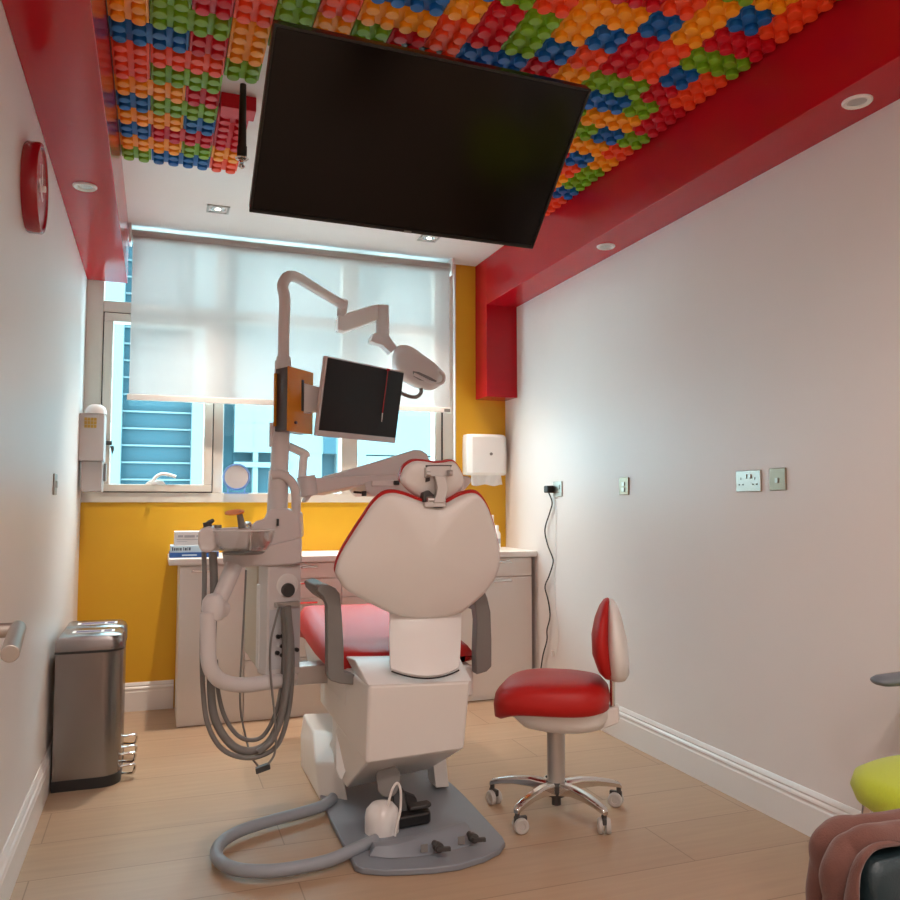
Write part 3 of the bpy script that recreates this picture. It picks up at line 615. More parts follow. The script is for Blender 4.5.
# body casing
A = [V(p) for p in ((0.728,2.860,0.553), (1.118,2.860,0.539), (1.117,2.900,0.305), (0.740,2.900,0.289))]
zt_, zm = A[0].z, A[3].z
P0, P1, P2, P3 = A[0], A[1], A[2], A[3]
yb_ = 3.62
xa, xb = P0.x, P1.x
xo0, xo1 = xa - .03, xb + .02
ringf = [V((xa, 2.86, P0.z)), V((xb, 2.86, P1.z)), V((xb - .012, 2.90, .275)), V((xa, 2.90, .262))]
ringr = [V((xo0, 3.10, P0.z + .01)), V((xo1, 3.10, P0.z + .01)), V((xo1, 3.12, .33)), V((xo0, 3.12, .31))]
ringb = [V((xo0, yb_, P0.z + .01)), V((xo1, yb_, P0.z + .01)), V((xo1, yb_, .34)), V((xo0, yb_, .32))]
obj('casing', MB().loft([ringf, ringr, ringb]), 'shell', dc, bevel=.014, seg=3)
# bright upper collar of the casing
colp = [V((xa - .022, 3.0, P0.z + .065)), V((xb + .010, 3.0, P1.z + .060)), V((xb + .006, 2.857, P1.z - .002)), V((xa - .004, 2.857, P0.z - .002))]
obj('collar', MB().prism([colp[0], colp[1], colp[2], colp[3]], (0, .16, -.012)), 'white', dc, bevel=.006)
# tapering underside and lifting arm
t0 = [V((xa + .01, 2.91, .268)), V((xb - .015, 2.91, .275)), V((xb, 3.30, .33)), V((xa - .02, 3.30, .31))]
t1 = [V(p) for p in ((0.706,3.120,0.114), (1.053,3.120,0.151))]
t1 = [t1[0], t1[1], V((t1[1].x, 3.55, t1[1].z)), V((t1[0].x, 3.55, t1[0].z))]
obj('under_casing', MB().loft([t0, t1]), 'shell', dc, bevel=.010)
obj('lift_cover', MB().prism([V(p) for p in ((0.714,3.350,0.303), (0.784,3.400,0.359), (0.811,3.300,0.331), (0.771,3.200,0.258), (0.687,3.120,0.135), (0.684,3.200,0.159))], (.03, .22, 0)), 'shell', dc, bevel=.008)
obj('foot_post', MB().prism([(1.091,3.220,0.133),(1.148,3.220,0.155),(1.161,3.220,0.033),(1.104,3.220,0.035)], (0, .10, 0)), 'shell', dc, bevel=.004)
obj('motor', MB().cyl((0.839,3.000,0.177), (0.878,3.140,0.129), .046, n=24).cyl((0.836,2.990,0.148), (0.867,3.100,0.109), .040), 'greyarm', dc, bevel=.004)
# floor junction box at the left of the lift
jb = MB()
jz = .30
jb.loft([[V((.648, 3.34, 0.)), V((.745, 3.24, 0.)), V((.80, 3.80, 0.)), V((.648, 3.80, 0.))],
         [V((.640, 3.40, .13)), V((.72, 3.27, .16)), V((.80, 3.80, .16)), V((.645, 3.80, .14))],
         [V((.655, 3.56, .225)), V((.76, 3.46, .225)), V((.83, 3.80, .225)), V((.665, 3.84, .225))]])
obj('junction_box', jb, 'shell', dc, bevel=.010, seg=3)
# base plate
bp = [(0.646,3.201,0.000),(0.639,3.089,0.000),(0.636,2.669,0.000),(0.653,2.640,0.000),(0.719,2.601,0.000),(0.797,2.580,0.000),(0.876,2.563,0.000),(0.961,2.559,0.000),(1.060,2.586,0.000),(1.132,2.625,0.000),(1.171,2.671,0.000),(1.181,2.712,0.000),(1.200,3.160,0.000),(1.197,3.322,0.000)] + [(1.19, 3.62, 0), (.66, 3.62, 0)]
pl = obj('base_plate', MB().prism(bp, (0, 0, .022)), 'plate', dc, bevel=.006, label='blue-grey floor plate')
rb = [(0.691,2.713,0.022),(0.756,2.673,0.022),(0.837,2.656,0.022),(0.944,2.658,0.022),(1.058,2.681,0.022)]; rtp = [(0.713,2.720,0.055),(0.773,2.711,0.055),(0.858,2.724,0.055),(0.965,2.748,0.055),(1.074,2.779,0.055)]
rings = []
for a, b in zip(rb, rtp):
    a, b = V(a), V(b); rings.append([a, b + V((0, -.012, 0)), b + V((.0, .03, 0)), V((b.x, b.y + .06, .022))])
rd_ = obj('valve_ridge', MB().loft(rings), 'plate', pl, bevel=.004)
for kx in ([(0.913,2.652,0.050)], [(1.051,2.681,0.050)]):
    c = V(kx[0])
    obj('valve_knob', MB().cyl(c, c + V((0, -.028, .004)), .016, n=18).cyl(c + V((0, .03, 0)), c, .010).obox(c + V((.012, -.035, .002)), (.022, -.004, 0), (0, .006, 0), (0, 0, .007)), 'dark', pl, bevel=.002)
for kx in ([(0.871,2.664,0.045)], [(1.011,2.682,0.045)]):
    c = V(kx[0]); obj('valve_symbol', MB().obox(c + V((0, -.002, 0)), (.012, 0, 0), (0, .002, .0), (0, .001, .012)), 'hose', pl)
# white cap with a wire loop and the fat floor hose
cpz = V((0.791,2.877,0.022))
cap = obj('connector_cap', MB().lathe((cpz.x, cpz.y + .03, .022), [(.062, 0), (.062, .05), (.058, .075), (.040, .096), (.018, .103), (.001, .104)], n=28), 'white', dc)
obj('wire_loop', MB().tube([(0.783,2.800,0.147),(0.790,2.800,0.176),(0.801,2.800,0.206),(0.816,2.800,0.221),(0.827,2.800,0.203),(0.830,2.800,0.168),(0.827,2.800,0.121),(0.816,2.800,0.078),(0.809,2.800,0.041)], .0045, n=8), 'shell', dc)
hz_ = [(0.684,3.253,0.035),(0.627,3.183,0.035),(0.535,3.141,0.035),(0.419,3.101,0.035),(0.306,3.045,0.035),(0.239,2.970,0.035),(0.214,2.885,0.035),(0.227,2.801,0.035),(0.277,2.729,0.035),(0.366,2.689,0.035),(0.460,2.685,0.035),(0.561,2.703,0.035),(0.657,2.758,0.035),(0.742,2.805,0.035)]
obj('floor_hose', MB().tube(hz_, .021, n=14), 'fat_hose', dc)
# arm rests
def armrest(outline, pad_dir):
    p = [V(q) for q in outline]
    return MB().prism(p, (0, .055, 0))
al = [(0.568,3.020,0.886),(0.579,3.020,0.899),(0.613,3.020,0.896),(0.639,3.020,0.882),(0.655,3.020,0.861),(0.663,3.020,0.794),(0.672,3.020,0.660),(0.674,3.020,0.572),(0.724,3.020,0.554),(0.724,3.020,0.518),(0.658,3.020,0.529),(0.620,3.020,0.543),(0.610,3.020,0.562),(0.609,3.020,0.693),(0.606,3.020,0.818),(0.591,3.020,0.852),(0.570,3.020,0.871)]
a1 = obj('armrest', armrest(al, 1), 'greyarm', dc, bevel=.008, seg=3)
obj('arm_pad', MB().prism([V(q) + V((0, .055, 0)) for q in [(0.572,3.020,0.886),(0.613,3.020,0.896),(0.651,3.020,0.865),(0.655,3.020,0.827),(0.613,3.020,0.825),(0.579,3.020,0.860)]], (0, .26, .0)), 'greyarm', a1, bevel=.008)
ar = [(1.194,3.020,0.829),(1.220,3.020,0.851),(1.237,3.020,0.859),(1.254,3.020,0.822),(1.267,3.020,0.766),(1.271,3.020,0.656),(1.271,3.020,0.550),(1.249,3.020,0.532),(1.204,3.020,0.523),(1.202,3.020,0.609),(1.207,3.020,0.734)]
a2 = obj('armrest', armrest(ar, 1), 'greyarm', dc, bevel=.008, seg=3)
obj('arm_pad', MB().prism([V(q) + V((0, .055, 0)) for q in [(1.198,3.020,0.824),(1.233,3.020,0.855),(1.258,3.020,0.814),(1.263,3.020,0.767),(1.211,3.020,0.769)]], (0, .26, .0)), 'greyarm', a2, bevel=.008)

# ------------------------------------------------------------------ foot control
fc = thing('foot_control', (0.919,2.917,0.022), 'black foot pedal lying on the blue-grey floor plate', 'pedal')
fz = V((0.900,2.856,0.022)); fy = fz.y + .03
obj('pedal_base', MB().prism([(fz.x - .055, fy, .024), (fz.x + .075, fy + .015, .024), (fz.x + .085, fy + .05, .024), (fz.x + .05, fy + .12, .024), (fz.x - .055, fy + .12, .024)], (0, 0, .045)), 'black', fc, bevel=.012, seg=3)
obj('pedal_lever', MB().prism([(fz.x + .0, fy + .03, .072), (fz.x + .055, fy + .02, .078), (fz.x + .085, fy + .035, .078), (fz.x + .08, fy + .07, .078), (fz.x + .0, fy + .075, .072)], (0, 0, .016)), 'dark', fc, bevel=.006)
obj('pedal_hump', MB().prism([(fz.x - .05, fy + .05, .065), (fz.x - .05, fy + .13, .065), (fz.x - .05, fy + .13, .13), (fz.x - .05, fy + .10, .125)], (.05, 0, 0)).prism([(fz.x, fy + .05, .065), (fz.x, fy + .13, .065), (fz.x, fy + .13, .12), (fz.x, fy + .10, .115)], (.045, -.01, -.02)), 'black', fc, bevel=.006)

# ------------------------------------------------------------------ dental unit: column, bowl, arms
UY = 3.36
du = thing('dental_unit', (.50, 3.46, .45), 'grey-white dental column with spittoon bowl and hanging hoses left of the chair', 'dental unit')
fl, fr_, bl2 = V((.429, 3.35, 0)), V((.572, 3.386, 0)), V((.366, 3.60, 0))
sv = bl2 - fl; fv = fr_ - fl
z_b, z_t = (0.506,3.360,0.502)[2], (0.500,3.360,0.948)[2]
def colbox(u0, u1, w0, w1, z0, z1, zl=None):
    q = [fl + fv * u0 + sv * w0, fl + fv * u1 + sv * w0, fl + fv * u1 + sv * w1, fl + fv * u0 + sv * w1]
    return [V((p.x, p.y, z0)) for p in q], [V((p.x, p.y, z1)) for p in q]
a, b = colbox(.0, 1., 0, .42, z_b, z_t)
hsg = obj('column_housing', MB().loft([a, b]), 'unit', du, bevel=.010, seg=3)
a, b = colbox(-.01, .9, .43, 1.0, z_b + .07, z_t - .005); a[0].z -= .05; a[1].z -= .05
obj('side_cover', MB().loft([a, b]), 'cream', du, bevel=.008, label='cream side cover')
a, b = colbox(-.03, .2, .30, .44, z_b + .02, z_t - .08)
obj('side_strip', MB().loft([a, b]), 'white', du, bevel=.006)
# panel with controls
fn = V((fv.y, -fv.x, 0)).normalized()
pn = [fl + fv * .07, fl + fv * .95]
obj('control_panel', MB().prism([V((pn[0].x, pn[0].y, z_b + .03)) + fn * .001, V((pn[1].x, pn[1].y, z_b + .03)) + fn * .001, V((pn[1].x, pn[1].y, (0.522,3.360,0.770)[2])) + fn * .001, V((pn[0].x, pn[0].y, (0.522,3.360,0.770)[2])) + fn * .001], fn * .004), 'panel', hsg)
kc = V((0.511,3.370,0.846)); kc2 = fl + fv * .58; kc = V((kc2.x, kc2.y, kc.z))
obj('knob_recess', MB().lathe(kc + V((0, 0, .02)), [(.047, 0), (.047, .003), (.040, .005), (.040, .002), (.001, .002)], fn, n=32), 'white', hsg)
obj('dial_knob', MB().lathe(kc, [(.028, 0), (.028, .014), (.024, .018), (.001, .018)], fn, n=24), 'dark', hsg)
for (u, v) in ((.30, 636), (.42, 636), (.42, 646), (.28, 652), (.42, 655), (.85, 651)):
    p = fl + fv * u; z = z_b + (676 - v) / (676 - 565) * (z_t - z_b)
    obj('control_knob', MB().cyl(V((p.x, p.y, z)) + fn * .004, V((p.x, p.y, z)) + fn * .018, .0085, n=12), 'black', hsg)
p = fl + fv * .55; zc = (0.510,3.360,0.790)[2]
obj('hose_clamp', MB().obox(V((p.x, p.y, zc)) + fn * .012, fv * .36, fn * .014, (0, 0, .010)), 'alum', hsg, bevel=.004)
# shelf block and upper housing
sh = [(0.249,3.340,1.007),(0.264,3.340,1.015),(0.357,3.340,1.017),(0.404,3.340,1.028),(0.448,3.340,1.035),(0.516,3.340,1.050),(0.564,3.340,1.062),(0.565,3.340,0.956),(0.525,3.340,0.949),(0.437,3.340,0.947),(0.366,3.340,0.947),(0.331,3.340,0.942),(0.288,3.340,0.943),(0.254,3.340,0.960)]
obj('shelf_arm', MB().prism(sh, (.03, .20, 0)), 'unit', du, bevel=.010, seg=3)
obj('neck_housing', MB().prism([(0.363,3.360,1.016),(0.362,3.360,1.112),(0.381,3.360,1.128),(0.413,3.360,1.136),(0.424,3.360,1.168),(0.440,3.360,1.176),(0.505,3.360,1.180),(0.521,3.360,1.168),(0.558,3.360,1.164),(0.566,3.360,1.057),(0.519,3.360,1.041),(0.407,3.360,1.019)], (.04, .17, 0)), 'unit', du, bevel=.012, seg=3)
# pole
pxy = ((0.485,3.420,1.506)[0], 3.42)
z275, z515 = (0.476,3.420,2.165)[2], (0.489,3.420,1.151)[2]
zp = lambda v: z275 + (z515 - z275) * (v - 275) / 240
obj('pole', MB().cyl((pxy[0] - .012, pxy[1], zp(515)), (pxy[0] - .006, pxy[1], zp(472)), .042).cyl((pxy[0] - .006, pxy[1], zp(474)), (pxy[0], pxy[1], zp(430)), .037).cyl((pxy[0] + .002, pxy[1], zp(432)), (pxy[0] + .004, pxy[1], zp(362)), .034), 'unit', du)
obj('side_sleeve', MB().cyl((pxy[0] - .035, pxy[1], zp(448)), (pxy[0] - .035, pxy[1], zp(424)), .014), 'unit', du)
obj('grab_handle', MB().tube([(0.441,3.380,1.316),(0.473,3.380,1.320),(0.502,3.380,1.308),(0.527,3.380,1.284),(0.542,3.380,1.246),(0.545,3.380,1.193),(0.545,3.380,1.131)], .019, n=14), 'unit', du)
obj('vent_slot', MB().box((0.463,3.345,1.152)[0], (0.471,3.345,1.152)[0], 3.343, 3.36, (0.467,3.345,1.108)[2], (0.467,3.345,1.136)[2]), 'black', du)
# spittoon bowl
bc = V((0.322,3.240,1.015)); rb_ = ((0.441,3.240,1.075)[0] - (0.203,3.240,1.079)[0]) / 2; bh = (0.319,3.240,1.096)[2] - bc.z
obj('spittoon_bowl', MB().lathe(bc, [(.02, 0), (rb_ * .75, .004), (rb_ * .92, bh * .45), (rb_, bh), (rb_ * .975, bh), (rb_ * .89, bh * .47), (rb_ * .73, .010), (.02, .006)], n=40, closed=True), 'bowlglass', du, label='clear glass spittoon bowl')
obj('bowl_rim_glint', MB().lathe(bc + V((0, 0, bh)), [(rb_ * .965, 0), (rb_ * .985, .003), (rb_ * 1.005, 0), (rb_ * .985, -.003)], n=40, closed=True), 'white', du, label='painted highlight ring along the glass bowl rim')  # white ring stands in for the bright highlights on the glass rim
obj('bowl_seat', MB().lathe(bc - V((0, 0, .012)), [(.001, 0), (rb_ * .6, 0), (rb_ * .7, .009), (.001, .010)], n=32), 'greyarm', du)
obj('cup_filler', MB().tube([bc + V((.035, .10, -.01)), bc + V((.035, .10, .09)), bc + V((.02, .08, .105)), bc + V((.01, .05, .10))], .008, n=10), 'chrome', du)
# assistant holder
hp = [(0.151,3.220,1.095),(0.165,3.220,1.106),(0.187,3.220,1.112),(0.205,3.220,1.106),(0.217,3.220,1.087),(0.218,3.220,1.030),(0.203,3.220,1.015),(0.182,3.220,1.012),(0.160,3.220,1.020),(0.150,3.220,1.046)]
hd = obj('instrument_holder', MB().prism(hp, (.03, .16, 0)).prism([(0.199,3.300,1.100),(0.336,3.300,1.106),(0.352,3.300,1.090),(0.337,3.300,1.020),(0.208,3.300,1.014)], (.02, .08, 0)), 'unit', du, bevel=.010, seg=3)
obj('syringe_tip', MB().tube([(0.183,3.280,1.100),(0.190,3.280,1.120),(0.205,3.280,1.131),(0.212,3.280,1.135)], .010, n=10, rr=(.013, .006)).cyl((0.190,3.280,1.108), (0.186,3.280,1.127), .016), 'dark', du)
obj('holder_button', MB().cyl((0.229,3.300,1.103), (0.229,3.300,1.115), .014), 'greyarm', du)
cl = obj('curing_light', MB().tube([(0.321,3.300,1.102),(0.316,3.300,1.130),(0.310,3.300,1.157)], .013, rr=(.015, .011)).cyl((0.310,3.300,1.157), (0.308,3.300,1.167), .010), 'greyarm', du)
sc_ = V((0.291,3.300,1.162))
obj('light_shield', MB().lathe(sc_, [(.001, 0), (.037, .0), (.037, .004), (.001, .005)], (-.12, -.25, 1), n=28), 'orange_shield', cl, label='orange light shield')
obj('hook', MB().tube([(0.274,3.300,0.939),(0.285,3.300,0.931),(0.293,3.300,0.919),(0.304,3.300,0.923),(0.308,3.300,0.934),(0.296,3.300,0.946)], .0055, n=8), 'black', du)
# bent supporting tube
obj('arm_link', MB().cyl((0.294,3.320,0.953), (0.235,3.260,0.825), .034, .032), 'unit', du)
obj('elbow', MB().lathe((0.212,3.220,0.759), [(.034, 0), (.040, .01), (.044, .045), (.040, .075), (.026, .095), (.001, .102)]).cyl((0.211,3.220,0.808), (0.258,3.260,0.790), .034, .03), 'unit', du, bevel=.004)
obj('support_tube', MB().tube([(0.192,3.200,0.792), (0.194,3.200,0.689), (0.197,3.200,0.615), (0.215,3.210,0.563), (0.258,3.240,0.521), (0.340,3.280,0.495), (0.441,3.320,0.491), (0.544,3.400,0.479)], .029, n=16, sub=5), 'unit', du)
obj('support_beam', MB().prism([(0.519,3.450,0.516),(0.699,3.450,0.521),(0.829,3.450,0.520),(0.829,3.450,0.461),(0.700,3.450,0.441),(0.540,3.450,0.441)], (0, .10, 0)), 'alum', du, bevel=.006)
# hoses
def hose(pts, r, m='hose', nm='hose'): return obj(nm, MB().tube(pts, r, n=10, sub=7), m, du)
hose([(0.178,3.300,1.011),(0.182,3.300,0.922),(0.182,3.300,0.826),(0.178,3.300,0.674),(0.185,3.300,0.484),(0.206,3.300,0.350),(0.256,3.300,0.259),(0.328,3.300,0.217),(0.404,3.300,0.213),(0.473,3.300,0.252),(0.510,3.300,0.361),(0.524,3.300,0.497),(0.522,3.300,0.654),(0.505,3.300,0.786)], .0095)
hose([(0.213,3.320,1.009),(0.220,3.320,0.861),(0.216,3.320,0.669),(0.216,3.320,0.477),(0.237,3.320,0.354),(0.298,3.320,0.260),(0.367,3.320,0.230),(0.436,3.320,0.254),(0.482,3.320,0.339),(0.504,3.320,0.455),(0.506,3.320,0.613),(0.496,3.320,0.784)], .016)
hose([(0.234,3.350,0.585),(0.244,3.350,0.469),(0.269,3.350,0.370),(0.316,3.350,0.293),(0.370,3.350,0.264),(0.424,3.350,0.279),(0.470,3.350,0.365),(0.492,3.350,0.489),(0.498,3.350,0.648),(0.492,3.350,0.780)], .0085)
hose([(0.503,3.290,0.791),(0.513,3.290,0.656),(0.507,3.290,0.500),(0.485,3.290,0.366),(0.448,3.290,0.273),(0.395,3.290,0.232)], .013)
hose([(0.466,3.280,0.790),(0.452,3.280,0.732),(0.437,3.280,0.662),(0.435,3.280,0.565),(0.444,3.280,0.468),(0.457,3.280,0.351),(0.462,3.280,0.274),(0.455,3.280,0.217),(0.432,3.280,0.185)], .0045)
hose([(0.354,3.450,0.925),(0.349,3.450,0.762),(0.343,3.450,0.601),(0.338,3.450,0.440),(0.344,3.450,0.340),(0.365,3.450,0.246),(0.386,3.450,0.172),(0.415,3.450,0.129)], .0042)
pe = V((0.416,3.300,0.166))
obj('hose_end', MB().obox(pe, (.028, .004, .006), (.002, .015, 0), (-.002, 0, .011)), 'dark', du, bevel=.003)
# delivery arm and tray
obj('arm_post', MB().tube([(0.521,3.460,1.442),(0.559,3.460,1.426),(0.593,3.460,1.410),(0.597,3.460,1.397)], .018, n=12).tube([(0.589,3.460,1.414), (0.583,3.460,1.341), (0.582,3.460,1.290)], .018, sub=1), 'white', du)
obj('arm_joint', MB().cyl((0.598,3.460,1.316), (0.612,3.460,1.231), .040, n=24).cyl((0.599,3.460,1.233), (0.612,3.460,1.222), .030), 'unit', du, bevel=.006)
obj('arm_beam', MB().prism([(0.620,3.460,1.308),(1.016,3.460,1.330),(1.039,3.460,1.308),(0.834,3.460,1.279),(0.621,3.460,1.235)], (.10, .28, .0)), 'unit', du, bevel=.006)
obj('spring_arm', MB().prism([(0.670,3.520,1.314),(0.894,3.520,1.379),(1.071,3.520,1.435),(1.099,3.520,1.444),(1.133,3.520,1.443),(1.162,3.520,1.425),(1.176,3.520,1.393),(1.176,3.520,1.324),(1.043,3.520,1.318)], (.03, .09, 0)), 'unit', du, bevel=.012, seg=3)
dt = obj('instrument_tray', MB().prism([(0.850,3.450,1.292),(1.013,3.450,1.307),(1.336,3.450,1.324),(1.355,3.450,1.315),(1.355,3.450,1.297),(1.306,3.450,1.242),(1.201,3.450,1.232),(0.886,3.450,1.231),(0.859,3.450,1.249)], (.0, .32, .0)), 'unit', du, bevel=.010)
obj('tray_edge', MB().prism([(0.883,3.440,1.297),(1.010,3.440,1.302),(1.010,3.440,1.280),(0.987,3.440,1.276),(0.883,3.440,1.275)], (0, .02, 0)), 'white', dt, bevel=.003)
obj('tray_edge', MB().prism([(1.254,3.440,1.305),(1.317,3.440,1.310),(1.312,3.440,1.264),(1.283,3.440,1.251),(1.254,3.440,1.251)], (0, .02, 0)), 'white', dt, bevel=.003)
obj('tray_handle', MB().cyl((0.815,3.500,1.249), (0.871,3.500,1.245), .005).cyl((0.852,3.460,1.253), (0.853,3.460,1.231), .011).cyl((0.980,3.430,1.289), (1.002,3.430,1.289), .010), 'black', dt)

# ------------------------------------------------------------------ monitor on the pole
mo = thing('monitor', (0.668,3.300,1.460), 'flat monitor on an orange bracket box halfway up the pole', 'monitor')
ba, bb, bc_ = V((0.452,3.370,1.758)), V((0.489,3.290,1.756)), V((0.616,3.430,1.769))
zA, zB = (0.496,3.330,1.495)[2], (0.493,3.330,1.754)[2]
q = [V((ba.x, ba.y, 0)), V((bb.x, bb.y, 0)), V((bc_.x, bc_.y, 0)), V((ba.x + bc_.x - bb.x, ba.y + bc_.y - bb.y, 0))]
mk = lambda pts, z0, z1: MB().prism([V((p.x, p.y, z0)) for p in pts], (0, 0, z1 - z0))
obj('box_core', mk(q, zA, zB), 'brown', mo, bevel=.002)
e1 = (q[2] - q[1]); on = V((e1.y, -e1.x, 0)).normalized()
pf = mk([q[1] + on * .004, q[2] + on * .004, q[2], q[1]], zA - .004, zB + .002); 
face = obj('orange_panel', pf, 'acrylic', mo, label='orange acrylic panel')
e2 = (q[1] - q[0])
obj('orange_panel', mk([q[0] - e1 * .06, q[0] + e2 * .12 - e1 * .06, q[0] + e2 * .12, q[0]], zA + .02, zB - .02), 'acrylic', mo, label='orange acrylic edge strip')
sl0 = q[1] + e1 * .52 + on * .005; sl1 = q[1] + e1 * .62 + on * .005
zS0, zS1 = (0.560,3.400,1.583)[2], (0.558,3.400,1.714)[2]
obj('slot', mk([sl0, sl1, sl1 - on * .003, sl0 - on * .003], zS0, zS1), 'dark', mo)
obj('bolt', MB().cyl(q[1] + e1 * .28 + V((0, 0, zA + .035)), q[1] + e1 * .28 + on * .012 + V((0, 0, zA + .035)), .006), 'brown', mo)
TL = V((0.648,3.280,1.801)); mwn = V((.83, .56, 0)).normalized(); n0 = V((mwn.y, -mwn.x, 0)); ta = .160
mhn = (n0 * math.sin(ta) + V((0, 0, math.cos(ta)))).normalized(); mn = mwn.cross(mhn).normalized(); Hm = .305; BL = TL - mhn * Hm
Wm = .500
mcn = BL + mhn * Hm * .5 + mwn * Wm / 2
obj('frame', MB().obox(mcn - mn * .012, mwn * Wm / 2, mhn * (Hm / 2 + .004), mn * .011).obox(mcn - mhn * (Hm / 2 + .010) - mn * .010, mwn * Wm / 2, mhn * .013, mn * .012).obox(mcn - mwn * (Wm / 2 + .001) - mn * .008, mwn * .005, mhn * Hm / 2, mn * .010), 'mon_frame', mo, bevel=.003)
obj('screen', MB().obox(mcn + mn * .0002, mwn * (Wm / 2 - .004), mhn * (Hm / 2 - .002), mn * .0025), 'mon_screen', mo)
obj('pointer', MB().cyl(mcn + mn * .010 + mwn * .125 + mhn * .150, mcn + mn * .010 + mwn * .125 - mhn * .045, .0028).cyl(mcn + mn * .006 + mwn * .125 + mhn * .150, mcn + mn * .016 + mwn * .125 + mhn * .150, .006), 'redclock', mo, label='thin dark red pointer')
obj('pointer_tip', MB().cyl(mcn + mn * .010 + mwn * .125 - mhn * .045, mcn + mn * .010 + mwn * .127 - mhn * .085, .0028, .0015), 'white', mo)
bkt = q[1] + e1 * .60 + V((0, 0, (zS0 + zS1) / 2)); mbk = mcn - mn * .022
obj('bracket', MB().loft([[bkt + V((0, 0, .055)), bkt + V((0, 0, -.075)), bkt - on * .0 + e1 * .25 + V((0, 0, -.07)), bkt + e1 * .25 + V((0, 0, .04))], [mbk - mwn * .12 + V((0, 0, .02)), mbk - mwn * .12 + V((0, 0, -.05)), mbk - mwn * .06 + V((0, 0, -.05)), mbk - mwn * .06 + V((0, 0, .02))]]), 'unit', mo, bevel=.004)

# ------------------------------------------------------------------ operating light
ol = thing('operating_light', (1.249,3.900,1.775), 'grey operating lamp on a bent arm at the top of the pole', 'lamp')
px_, py_ = pxy[0] + .006, pxy[1]
obj('swan_pole', MB().tube([(px_, py_, zp(366)), (px_, py_, zp(330)), (px_ + .002, py_, zp(300)), (0.483,3.420,2.114), (0.496,3.430,2.153), (0.525,3.470,2.179), (0.573,3.550,2.194), (0.641,3.660,2.199), (0.720,3.780,2.201), (0.817,3.920,2.202), (0.865,3.980,2.200)], .024, n=14, sub=5).cyl((px_, py_, zp(372)), (px_, py_, zp(358)), .030), 'unit', ol)
obj('swivel', MB().cyl((0.869,4.000,2.230), (0.862,4.000,2.142), .028, .024), 'unit', ol, bevel=.004)
obj('spring_arm', MB().prism([(0.840,3.980,2.136),(0.860,3.980,2.151),(1.016,3.980,2.212),(1.053,3.980,2.223),(1.053,3.980,2.143),(1.016,3.980,2.124),(0.877,3.980,2.065),(0.841,3.980,2.070)], (.0, .07, 0)), 'white', ol, bevel=.008)
obj('fork', MB().tube([(1.074,4.000,2.217),(1.077,4.000,2.144),(1.077,4.000,2.071),(1.085,4.000,2.050)], .034, n=12, sub=3).prism([(1.025,3.970,2.066),(1.093,3.970,2.071),(1.147,3.970,2.002),(1.115,3.970,1.969),(1.072,3.970,2.007),(1.035,3.970,2.015),(1.009,3.970,2.024),(1.014,3.970,2.045)], (0, .06, 0)), 'unit', ol, bevel=.008)
lo = [(1.125,3.950,1.971),(1.146,3.950,2.003),(1.183,3.950,2.011),(1.232,3.950,1.993),(1.281,3.950,1.960),(1.335,3.950,1.927),(1.379,3.950,1.887),(1.391,3.950,1.851),(1.369,3.950,1.808),(1.330,3.950,1.785),(1.270,3.950,1.788),(1.211,3.950,1.811),(1.163,3.950,1.834),(1.131,3.950,1.873),(1.120,3.950,1.924)]
LO = catmull([V(p) for p in lo], 2, True); lc = sum(LO, Vector((0, 0, 0))) / len(LO)
lr = lambda s, d: [lc + (p - lc) * s + Vector((0, d, 0)) for p in LO]
lh = obj('lamp_head', MB().loft([lr(.2, -.075), lr(.55, -.070), lr(.85, -.05), lr(.97, -.022), lr(1, 0), lr(.98, .03), lr(.85, .05), lr(.2, .055)]), 'unit', ol, ang=60)
obj('lamp_grip', MB().tube([(1.206,3.865,1.849),(1.248,3.865,1.831),(1.291,3.865,1.813),(1.334,3.865,1.805),(1.361,3.865,1.817),(1.366,3.865,1.848),(1.344,3.865,1.872)], .0085, n=10), 'unit', lh)
obj('lamp_recess', MB().prism([(1.203,3.872,1.865),(1.234,3.872,1.862),(1.293,3.872,1.840),(1.331,3.872,1.821),(1.315,3.872,1.810),(1.240,3.872,1.822),(1.208,3.872,1.840)], (0, .01, 0)), 'greyarm', lh)
obj('side_handle', MB().tube([(1.127,3.900,1.825),(1.122,3.900,1.794),(1.143,3.900,1.760),(1.185,3.900,1.741),(1.228,3.900,1.738),(1.254,3.900,1.760),(1.254,3.900,1.785)], .0095, n=10), 'hose', lh)

